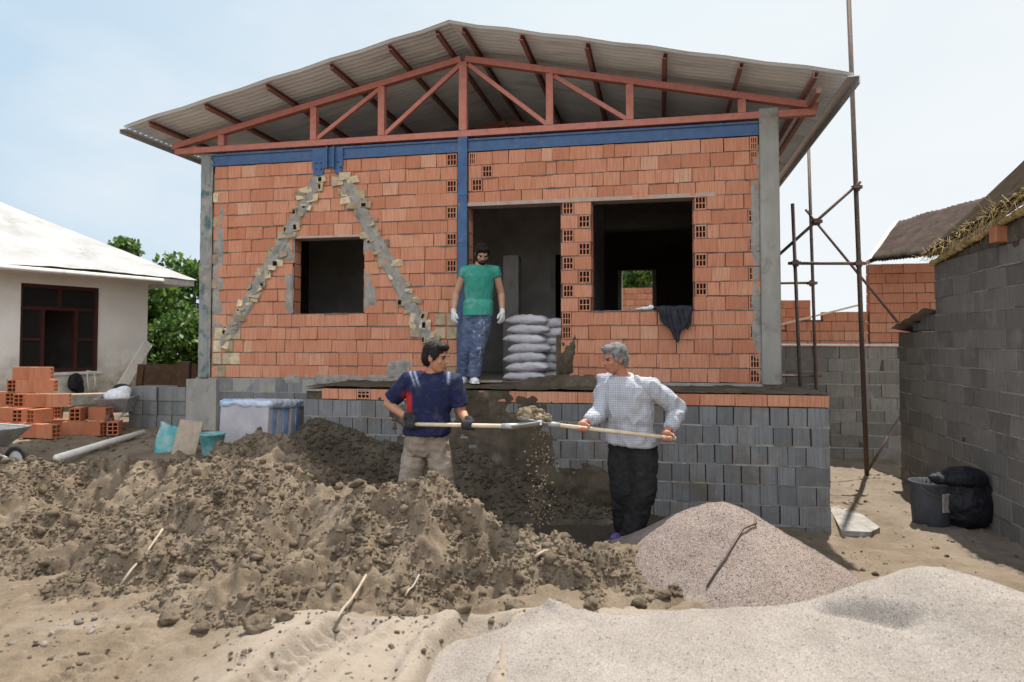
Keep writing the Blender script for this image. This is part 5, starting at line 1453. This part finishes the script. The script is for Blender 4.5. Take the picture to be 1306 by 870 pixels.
stick(laid(-.66, 4.42, -.60, 4.62, .05), .006, M['grey_wood'], 'short pale twig just right of the straight stick')
cz = lambda x, y: float(cone_z(np.array([x]), np.array([y]))[0])
stick([(1.26, 4.62, cz(1.26, 4.62) + .008), (1.42, 4.75, cz(1.42, 4.75) + .02), (1.60, 4.93, cz(1.60, 4.93) + .03), (1.72, 5.02, cz(1.72, 5.02) + .025), (1.735, 5.08, cz(1.735, 5.08) + .03)], .008, M['steel_pipe'], 'bent rusty rod lying on the slope of the gravel cone', 'rod', 'steel_rod')

# ---------------------------------------------------------------- shovels
def shovel(a, b, tip_len, label, roll=0., flat=False):
    """handle from a to b (socket), blade beyond b"""
    a = Vector(a); b = Vector(b); root = empty('shovel', a, 0, label, 'shovel')
    d = (b - a).normalized(); x = d.cross(Vector((0, 0, 1))).normalized(); zv = x.cross(d)
    x, zv = x * math.cos(roll) + zv * math.sin(roll), zv * math.cos(roll) - x * math.sin(roll)
    q = MB(); q.tube([(0, 0, 0), (b - a) * .5, b - a], [.016, .0165, .017], 12); q.build('handle', M['pale_wood'], root, True)
    q = MB(); q.tube([b - a - d * .10, b - a + d * .03], [.021, .024], 12); q.build('socket', M['barrow'], root, True)
    V = []; nu, nv = 12, 10
    for i in range(nu + 1):
        u = i / nu; w = .115 * (min(1, .75 + u * 2) * (1 - max(0, u - .55) ** 2 * 3.6))
        for j in range(nv + 1):
            v = j / nv * 2 - 1
            V.append(b - a + d * (u * tip_len) + x * (v * w) + zv * (.035 * v * v - .02 + .03 * u * (1 if not flat else .3)))
    q = MB(); q.add(V, [tuple(f_) for f_ in grid_faces(nu + 1, nv + 1)]); o = q.build('blade', M['barrow'], root, True); md = o.modifiers.new('t', 'SOLIDIFY'); md.thickness = .004
    return root
HL1, HL2 = Vector((-.836, 5.86, .985)), Vector((-.358, 5.70, .995))      # left man's hands
dl = (HL2 - HL1).normalized()
shovel(HL1 - dl * .05, HL1 + dl * .90, .22, 'shovel with a long pale handle held by the man in navy')
HR1, HR2 = Vector((1.25, 5.72, .895)), Vector((.57, 5.72, .972))         # right man's hands
dr = (HR2 - HR1).normalized()
shovel(HR1 - dr * .07, HR1 + dr * .97, .25, 'mud laden shovel held by the man in the checked shirt')
mc = HR1 + dr * 1.08
q = MB(); q.ell((0, 0, 0), (.125, .085, .065), nu=40, nv=26)
vv = []
for p in q.v:
    v = Vector(p); n_ = mnoise.fractal(v * 16, 1, 2, 4); vv.append(v * (1 + .38 * n_) + Vector((0, 0, .02 * mnoise.noise(v * 9))))
q.v = vv
lump = q.build('mud_lump', M['mud_wet'], None, True); lump.location = mc + Vector((0, 0, .045)); lump.rotation_euler = (0, .25, .1)
tag(lump, 'lump of wet mud on the blade of the raised shovel', 'mud')
rg = np.random.default_rng(12); n = 150
dd = rg.normal(size=(n, 3)); dd /= np.linalg.norm(dd, axis=1)[:, None]; dd[:, 2] = np.abs(dd[:, 2]) * 1.1 - .25
scatter('crumbs', dd * np.array([.125, .085, .075]) * rg.uniform(.8, 1.12, (n, 1)), .008 + .022 * rg.random(n) ** 1.8, M['mud_wet'], lump, 1, .38, .9, 12, False)
rg = np.random.default_rng(14); n = 260
P = np.stack([rg.normal(.235, .062, n) + 0, rg.normal(5.7, .05, n), 1.0 - rg.random(n) ** 1.1 * .82], 1); P[:, 0] += (1 - P[:, 2]) * .06 - .03
scatter('falling_mud', P, .003 + .010 * rg.random(n) ** 2.5, M['mud_wet'], None, 1, .3, 1., 15)
tag(bpy.data.objects['falling_mud'], 'spray of mud crumbs falling from the loaded shovel', 'mud', kind='stuff')

# ---------------------------------------------------------------- people
def V3(*a): return Vector(a)
def head_shapes(mb, c, fwd, up, s=1.0, part='head'):
    f_ = Vector(fwd).normalized(); u = Vector(up); r_ = f_.cross(u).normalized(); u = r_.cross(f_)
    B = Matrix((r_, f_, u)).transposed()
    L = lambda x, y, z: Vector(c) + B @ Vector((x * s, y * s, z * s))
    E = lambda p, rad: mb.ell(L(*p), [q * s for q in rad], B, 16, 12)
    if part == 'head':
        E((0, -.012, .035), (.074, .094, .083)); E((0, .022, -.025), (.062, .072, .080)); E((0, .045, -.072), (.040, .040, .036))
        E((0, .028, -.055), (.054, .052, .05)); E((0, .094, -.012), (.013, .018, .018)); E((0, .087, .012), (.010, .016, .026)); 
        E((0, .076, .036), (.050, .018, .011)); E((0, .078, -.056), (.024, .016, .011))
        for sx in (-1, 1): E((.074 * sx, -.008, -.002), (.010, .022, .033)); E((.040 * sx, .058, -.018), (.024, .022, .022))
    elif part == 'hair':
        E((0, -.022, .052), (.082, .096, .082)); E((0, -.055, .0), (.076, .062, .080)); E((.0, .040, .098), (.064, .050, .030))
        for sx in (-1, 1): E((.070 * sx, .010, .030), (.014, .034, .042))
    elif part == 'beard':
        E((0, .042, -.076), (.050, .050, .048)); E((0, .084, -.041), (.027, .014, .009))
        for sx in (-1, 1): E((.055 * sx, .018, -.045), (.017, .036, .045))
    elif part == 'moustache':
        E((0, .094, -.042), (.026, .010, .007))
    elif part in ('eye_l', 'eye_r'):
        sx = -1 if part[-1] == 'l' else 1; E((.032 * sx, .080, .014), (.013, .008, .006))
    elif part in ('brow_l', 'brow_r'):
        sx = -1 if part[-1] == 'l' else 1; E((.032 * sx, .088, .033), (.021, .008, .005))
    elif part == 'mouth':
        E((0, .090, -.057), (.021, .008, .005))
def fingers_grip(mb, c, a, wrist, flip=1, s=1.0, glove=0.):
    a = Vector(a).normalized(); u = (Vector(wrist) - Vector(c)); u = (u - a * u.dot(a)).normalized(); v = a.cross(u) * flip; c = Vector(c)
    rf_ = .0092 * s + glove; Rr = .0175 + rf_
    # palm lies on the wrist side of the handle
    pc = c + u * (Rr + .012) - v * .008
    Bm = Matrix((a, u, v)).transposed()
    mb.ell(pc, (.043 + glove, .026 + glove, .030 + glove), Bm, 14, 10)
    mb.ell(c + u * .055, (.036 + glove, .034, .024 + glove), Bm, 14, 10)
    mb.tube([c + u * .05, c + u * .06 + (Vector(wrist) - c) * .25, Vector(wrist)], [.030 + glove, .027 + glove, .029 + glove], 12)
    for i, (off, arc) in enumerate(((.034, 225), (.0115, 240), (-.0115, 235), (-.033, 215))):
        pts = []
        for t in np.linspace(25, arc, 9):
            th = math.radians(t); pts.append(c + a * (off * (1 - .1 * t / 240)) + (u * math.cos(th) + v * math.sin(th)) * Rr * (1.06 if t in (25,) else 1))
        mb.tube(pts, [rf_ * 1.08] * 4 + [rf_] * 3 + [rf_ * .92, rf_ * .8], 8)
    pts = [c + a * (.040 + .012 * k_ / 5) + (u * math.cos(math.radians(-t)) + v * math.sin(math.radians(-t))) * (Rr + .003) for k_, t in enumerate(np.linspace(20, 135, 6))]
    mb.tube(pts, [rf_ * 1.3, rf_ * 1.25, rf_ * 1.15, rf_ * 1.1, rf_, rf_ * .85], 8)
def fingers_relaxed(mb, wrist, d, palm_n, side=1, glove=0.):
    """hanging hand: d points down the hand, palm_n out of the palm, thumb to the `side` of cross(d, palm_n)"""
    d = Vector(d).normalized(); nrm = Vector(palm_n); nrm = (nrm - d * nrm.dot(d)).normalized(); x = d.cross(nrm) * side; w = Vector(wrist)
    Bm = Matrix((x, d, nrm)).transposed()
    mb.ell(w + d * .045, (.041 + glove, .052, .017 + glove), Bm, 14, 10); mb.tube([w - d * .03, w + d * .03], [.026 + glove, .029 + glove], 10)
    for off, ln in ((.029, .072), (.010, .080), (-.010, .075), (-.028, .058)):
        b = w + d * .085 + x * off; pts = [b - d * .02]; ang = .25
        for k_ in range(5):
            pts.append(b + (d * math.cos(ang) + nrm * math.sin(ang)) * 0 if k_ == 0 else pts[-1] + (d * math.cos(ang) + nrm * math.sin(ang)) * ln / 4); ang += .22
        mb.tube(pts, [.0098 + glove] * 3 + [.009 + glove, .0085 + glove, .007 + glove], 8)
    b = w + d * .03 + x * .030; mb.tube([b, b + x * .022 + d * .022 + nrm * .01, b + x * .030 + d * .048 + nrm * .020, b + x * .028 + d * .066 + nrm * .028], [.014 + glove, .0125 + glove, .0105 + glove, .008 + glove], 8)

def person(name, J, mats, label, hands, sleeve='long', hair_extra=None, beard=False, trouser_w=1.0, shirt_attr=None, gloves=None, shirt_loose=.02, moust=False, wr=.014, foot_dirs=None, hemw=.195):
    """J: joints in world space. Root is the body mesh itself, at the feet."""
    base = (J['fl'] + J['fr']) / 2; base = Vector((base.x, base.y, min(J['fl'].z, J['fr'].z)))
    L = {k_: (v - base if isinstance(v, Vector) and k_ not in ('face', 'look') else v) for k_, v in J.items()}
    fw = Vector(J['face']).normalized(); spine = (L['neck'] - L['pelvis']).normalized(); rt = fw.cross(Vector((0, 0, 1))).normalized()
    sh = (L['sr'] - L['sl']); rsh = Vector((sh.x, sh.y, sh.z)).normalized(); fsh = spine.cross(rsh).normalized()
    if fsh.dot(fw) < 0: fsh = -fsh
    sw = sh.length / 2
    hd = HANDS = []
    look = Vector(J['look']).normalized()
    upv = Vector(J.get('up', (0, 0, 1)))
    body = MB()
    p, n = L['pelvis'], L['neck']
    chest = p.lerp(n, .62)
    def torso(mb, e=0., top=True, low=-.10):
        rings = [(p + spine * low, .150 + e, .105 + e), (p, .158 + e, .112 + e), (p.lerp(n, .28), .142 + e, .104 + e), (p.lerp(n, .55), .158 + e, .115 + e), (p.lerp(n, .78), .165 + e, .112 + e), (p.lerp(n, .92), .135 + e, .088 + e)]
        if top: rings += [(n, .085 + e, .07 + e), (n + spine * .02, .066 + e * .5, .06 + e * .5)]
        mb.stack([(c_, a_ * (sw / .19) if i_ > 2 else a_, b_) for i_, (c_, a_, b_) in enumerate(rings)], rsh, fsh)
    torso(body)
    body.tube([n - spine * .03, n + (L['head'] - n) * .45, L['head'] + Vector((0, 0, -.02))], [.066, .056, .056], 14)
    head_shapes(body, L['head'], look, upv, J.get('hs', 1.0))
    for sd_, s_ in (('l', L['sl']), ('r', L['sr'])):
        e_, h_ = L['e' + sd_], L['w' + sd_]
        body.tube([n.lerp(s_, .35) - spine * .02, s_, s_.lerp(e_, .35), e_], [.060, .058, .050, .042], 14)
        body.tube([s_.lerp(e_, .9), e_, e_.lerp(h_, .3), h_], [.042, .042, .041, .029], 14)
        hip = L['h' + sd_]; kn = L['k' + sd_]; ft = L['f' + sd_]
        ank = ft + Vector((0, 0, .085))
        body.tube([hip + Vector((0, 0, .05)), hip.lerp(kn, .4), kn, kn.lerp(ank, .35), ank], [.085, .078, .055, .052, .036], 14)
        fd = Vector((foot_dirs or {}).get(sd_, fw)).normalized()
        body.tube([ank, ft + fd * .05 + Vector((0, 0, .045)), ft + fd * .15 + Vector((0, 0, .03))], [.036, .036, .028], 10)
        if not gloves: HANDS.append(sd_)
    for sd_ in 'lr':
        hh = hands[sd_]
        gl = .003 if gloves else 0.
        if hh[0] == 'grip': fingers_grip(body, Vector(hh[1]) - base, hh[2], L['w' + sd_], hh[3])
        else: fingers_relaxed(body, L['w' + sd_], hh[1], hh[2], hh[3])
    o = remeshed(body, 'person', mats['skin'], None, .0055, 2)
    o.location = base; tag(o, label, 'person')
    # shirt
    q = MB(); torso(q, shirt_loose, top=False, low=J.get('hem', -.1))
    hz_ = J.get('hem', -.145 if not J.get('tucked') else -.035)
    q.stack([(p + spine * hz_, hemw - .012, .166), (p + spine * (hz_ + .06), hemw - .016, .156), (p + spine * (hz_ + .16), .165 + shirt_loose * .6, .125 + shirt_loose * .6), (p + spine * (hz_ + .26), .12, .08)], rsh, fsh)
    q.stack([(p.lerp(n, .80), (.160 + shirt_loose) * sw / .19, .110 + shirt_loose * .8), (p.lerp(n, .95), .125 + shirt_loose, .088 + shirt_loose * .6), (n + spine * .015, .078, .074)], rsh, fsh)
    for sd_, s_ in (('l', L['sl']), ('r', L['sr'])):
        e_, h_ = L['e' + sd_], L['w' + sd_]
        if sleeve == 'long':
            q.tube([n.lerp(s_, .4) - spine * .015, s_ + spine * .005, s_.lerp(e_, .4), e_], [.072, .076, .070, .064], 16)
            q.tube([s_.lerp(e_, .85), e_, e_.lerp(h_, .45), e_.lerp(h_, .93)], [.064, .064, .056, .040], 16)
        elif sleeve == 'cap': q.tube([n.lerp(s_, .4) - spine * .015, s_ + spine * .005, s_.lerp(e_, .20)], [.070, .073, .062], 16)
        else: q.tube([n.lerp(s_, .4) - spine * .015, s_ + spine * .008, s_.lerp(e_, .4), s_.lerp(e_, .78)], [.074, .078, .075, .074], 16)
    so = remeshed(q, 'shirt', mats['shirt'], o, .0075, 3, wr, (9, 9, 5), len(name) * 7.3, 1)
    if shirt_attr:
        co = np.array([v.co[:] for v in so.data.vertices]); color_attr(so.data, shirt_attr(co, base))
    # collar
    q = MB(); 
    for a in np.linspace(-2.7, 2.7, 26):
        c_ = n + spine * .030 + (rsh * math.sin(a) * .075 + fsh * -math.cos(a) * .070) - spine * (.05 * (abs(a) / 2.7) ** 3)
        q.ell(c_, (.014, .014, .022), nu=8, nv=6)
    remeshed(q, 'collar', mats['collar'], o, .006, 2)
    # trousers
    q = MB(); tw = trouser_w
    q.stack([(p + spine * .0 + Vector((0, 0, .11)), .150, .112), (p, .160, .120), (p + Vector((0, 0, -.09)), .170 * (.6 + .4 * tw), .128), (p + Vector((0, 0, -.15)), .15, .11)], rt, fw)
    for sd_ in 'lr':
        hip, kn, ft = L['h' + sd_], L['k' + sd_], L['f' + sd_]; ank = ft + Vector((0, 0, .07))
        q.tube([hip + Vector((0, 0, .03)), hip.lerp(kn, .4), kn, kn.lerp(ank, .45), ank], [.094 * tw, .097 * tw, .082 * tw, .078 * tw, .068 * tw], 18)
    remeshed(q, 'trousers', mats['trousers'], o, .0085, 3, .022, (8, 8, 11), len(name) * 3.1)
    # shoes
    for sd_ in 'lr':
        ft = L['f' + sd_]; fd = Vector((foot_dirs or {}).get(sd_, fw)).normalized(); sx = fd.cross(Vector((0, 0, 1)))
        Bm = Matrix((sx, fd, Vector((0, 0, 1)))).transposed(); q = MB()
        q.ell(ft + fd * .10 + Vector((0, 0, .034)), (.049, .095, .036), Bm); q.ell(ft + fd * .0 + Vector((0, 0, .045)), (.042, .065, .046), Bm); q.ell(ft + Vector((0, 0, .08)), (.042, .05, .035), Bm)
        q.box(-.045, .045, -.06, .18, .0, .018, Matrix.Translation(ft) @ Bm.to_4x4())
        remeshed(q, 'shoe', mats['shoe'], o, .006, 2)
    # hair and face
    hs = J.get('hs', 1.0)
    q = MB(); head_shapes(q, L['head'], look, upv, hs, 'hair'); 
    if hair_extra: hair_extra(q, L['head'], look)
    ho = remeshed(q, 'hair', mats['hair'], o, .006, 1, .007, (45, 45, 22))
    nvh = len(ho.data.vertices); hc = np.empty(nvh * 3, np.float32); hn = np.empty(nvh * 3, np.float32)
    ho.data.vertices.foreach_get("co", hc); ho.data.vertex_normals.foreach_get("vector", hn); hc = hc.reshape(-1, 3); hn = hn.reshape(-1, 3)
    rgh = np.random.default_rng(len(name)); pk = rgh.integers(0, nvh, 1500); hb = hc[pk] - hn[pk] * .002
    dirv = -np.array(look) * .55 + np.array([0, 0, -.75]) + rgh.normal(0, .45, (1500, 3)); dirv = dirv - hn[pk] * (dirv * hn[pk]).sum(1)[:, None] + hn[pk] * .38
    dirv /= np.linalg.norm(dirv, axis=1)[:, None]; ln_ = rgh.uniform(.012, .028, (1500, 1)); sd2 = np.cross(dirv, hn[pk]); sd2 /= np.linalg.norm(sd2, axis=1)[:, None] + 1e-6
    tri = np.stack([hb - sd2 * .0016, hb + sd2 * .0016, hb + dirv * ln_], 1)
    link('hair_strands', np_mesh('hair_strands', tri.reshape(-1, 3), np.arange(4500).reshape(-1, 3)), mats['hair'], ho)['kind'] = 'stuff'
    for nm, pt in (('eye', 'eye_l'), ('eye', 'eye_r')):
        q = MB(); head_shapes(q, L['head'], look, upv, hs, pt); q.build(nm, M['eye'], o, True)
    for pt in ('brow_l', 'brow_r'):
        q = MB(); head_shapes(q, L['head'], look, upv, hs, pt); q.build('eyebrow', mats['brow'], o, True)
    q = MB(); head_shapes(q, L['head'], look, upv, hs, 'mouth'); q.build('mouth', M['lips'], o, True)
    if beard:
        q = MB(); head_shapes(q, L['head'], look, upv, hs, 'beard'); remeshed(q, 'beard', mats['hair'], o, .006, 1, .006, (50, 50, 30))
    if moust:
        q = MB(); head_shapes(q, L['head'], look, upv, hs, 'moustache'); q.build('moustache', mats['hair'], o, True)
    if gloves:
        for sd_ in 'lr':
            q = MB(); hh = hands[sd_]
            if hh[0] == 'grip': fingers_grip(q, Vector(hh[1]) - base, hh[2], L['w' + sd_], hh[3], 1.0, .004)
            else: fingers_relaxed(q, L['w' + sd_], hh[1], hh[2], hh[3], .004)
            remeshed(q, 'glove', gloves, o, .005, 1)
    return o

# man in navy jersey, left; image-left side is his right arm ('r' below = his right)
Jl = dict(pelvis=V3(-.725, 6.02, .86), neck=V3(-.675, 5.99, 1.385), head=V3(-.640, 5.94, 1.53), sr=V3(-.885, 6.05, 1.325), sl=V3(-.485, 5.95, 1.325),
          er=V3(-1.075, 6.12, 1.135), wr=V3(-.895, 5.925, 1.045), el=V3(-.425, 5.97, 1.075), wl=V3(-.375, 5.775, 1.035),
          hr=V3(-.805, 6.04, .82), hl=V3(-.640, 5.99, .82), kr=V3(-.87, 5.95, .44), kl=V3(-.56, 5.93, .44), fr=V3(-.93, 6.08, -.03), fl=V3(-.50, 6.06, -.03),
          hem=.03, face=V3(.42, -.91, 0), look=V3(.93, -.34, -.20), hs=1.06)
def jersey_cols(co, base):
    x, y, z = (co + np.array(base)).T
    c = np.tile(np.array([.012, .016, .052]), (len(co), 1))
    red = sstep(-.825, -.85, x) * sstep(-.95, -.91, x) * sstep(1.27, 1.2, z) * sstep(.94, .98, z) * (y < 6.05)
    c = c * (1 - red[:, None]) + np.array([.36, .022, .022]) * red[:, None]
    for k0 in (-.80, -.84):
        st = np.exp(-((x - (k0 + (1.36 - z) * .5)) / .010) ** 2) * sstep(1.28, 1.34, z)
        st = st * .5; c = c * (1 - st[:, None]) + np.array([.42, .46, .6]) * st[:, None]
    st = np.exp(-((x - (-.53)) / .012) ** 2) * sstep(1.30, 1.34, z)
    st = st * .5; c = c * (1 - st[:, None]) + np.array([.45, .5, .62]) * st[:, None]
    return c
person('navy', Jl, dict(skin=M['skin_tan'], shirt=M['jersey'], trousers=M['work_trousers'], shoe=M['dark_shoe'], hair=M['hair_black'], brow=M['hair_black'], collar=mottled('red_collar', (.28, .02, .03), (.36, .03, .04), 20)),
       'man in navy and red jersey holding a shovel behind the earth heap',
       dict(r=('grip', HL1, dl, 1), l=('grip', HL2, dl, 1)), sleeve='short', trouser_w=1.0, hemw=.212, shirt_attr=jersey_cols, gloves=M['dark_glove'], shirt_loose=.026)

# man in checked shirt, right; his right arm is image-left
Jr = dict(pelvis=V3(1.015, 6.0, .80), neck=V3(.945, 5.97, 1.355), head=V3(.862, 5.93, 1.52), sr=V3(.790, 6.05, 1.315), sl=V3(1.165, 5.90, 1.275),
          er=V3(.745, 5.95, 1.075), wr=V3(.620, 5.80, 1.010), el=V3(1.405, 5.95, 1.10), wl=V3(1.285, 5.795, .945),
          hr=V3(.94, 6.04, .76), hl=V3(1.10, 5.97, .76), kr=V3(.93, 5.95, .42), kl=V3(1.09, 5.90, .42), fr=V3(.97, 6.12, -.02), fl=V3(.985, 5.93, -.02),
          face=V3(-.50, -.86, 0), look=V3(-.92, -.36, -.24), tucked=True, hem=.02, hs=1.04)
person('check', Jr, dict(skin=M['skin_red'], shirt=M['check_shirt'], trousers=M['black_trousers'], shoe=M['purple_shoe'], hair=M['hair_grey'], brow=M['hair_grey'], collar=M['white_shirt_in']),
       'grey haired man in checked shirt and black trousers lifting a shovel of mud',
       dict(r=('grip', HR2, -dr, -1), l=('grip', HR1, -dr, -1)), sleeve='long', trouser_w=1.22, hemw=.228, shirt_loose=.036, wr=.034, foot_dirs={'l': (.05, -1, 0), 'r': (-.7, -.7, 0)})

# man in the doorway
gf = W(.05, -.30, 1.185)
Jd = dict(pelvis=V3(-.405, 8.38, 2.04), neck=V3(-.385, 8.36, 2.555), head=V3(-.355, 8.29, 2.705), sr=V3(-.565, 8.37, 2.495), sl=V3(-.195, 8.36, 2.495),
          er=V3(-.665, 8.42, 2.24), wr=V3(-.690, 8.34, 2.03), el=V3(-.130, 8.42, 2.24), wl=V3(-.115, 8.33, 2.03),
          hr=V3(-.49, 8.39, 2.0), hl=V3(-.325, 8.37, 2.0), kr=V3(-.52, 8.33, 1.62), kl=V3(-.40, 8.26, 1.62), fr=V3(-.545, 8.44, 1.185), fl=V3(-.445, 8.22, 1.19),
          face=V3(.12, -1, 0), look=V3(.22, -.80, -.70), up=(0, 0, 1), hem=-.06)
person('teal', Jd, dict(skin=M['skin_light'], shirt=M['teal_shirt'], trousers=M['jeans'], shoe=M['white_shoe'], hair=M['hair_black'], brow=M['hair_black'], collar=M['teal_shirt']),
       'bearded man in teal tee shirt and paint splashed jeans standing in the doorway',
       dict(r=('relax', (-.05, -.15, -1), (.4, .3, 0), 1), l=('relax', (.03, -.15, -1), (-.4, .3, 0), -1)), sleeve='cap', trouser_w=1.02, beard=True, gloves=M['white_glove'], shirt_loose=.016, hemw=.19, foot_dirs={'l': (.2, -1, 0), 'r': (-.3, -1, 0)})

# the scratch scene used while merging shapes is empty now
if bpy.data.scenes.get("work"): bpy.data.scenes.remove(bpy.data.scenes["work"])
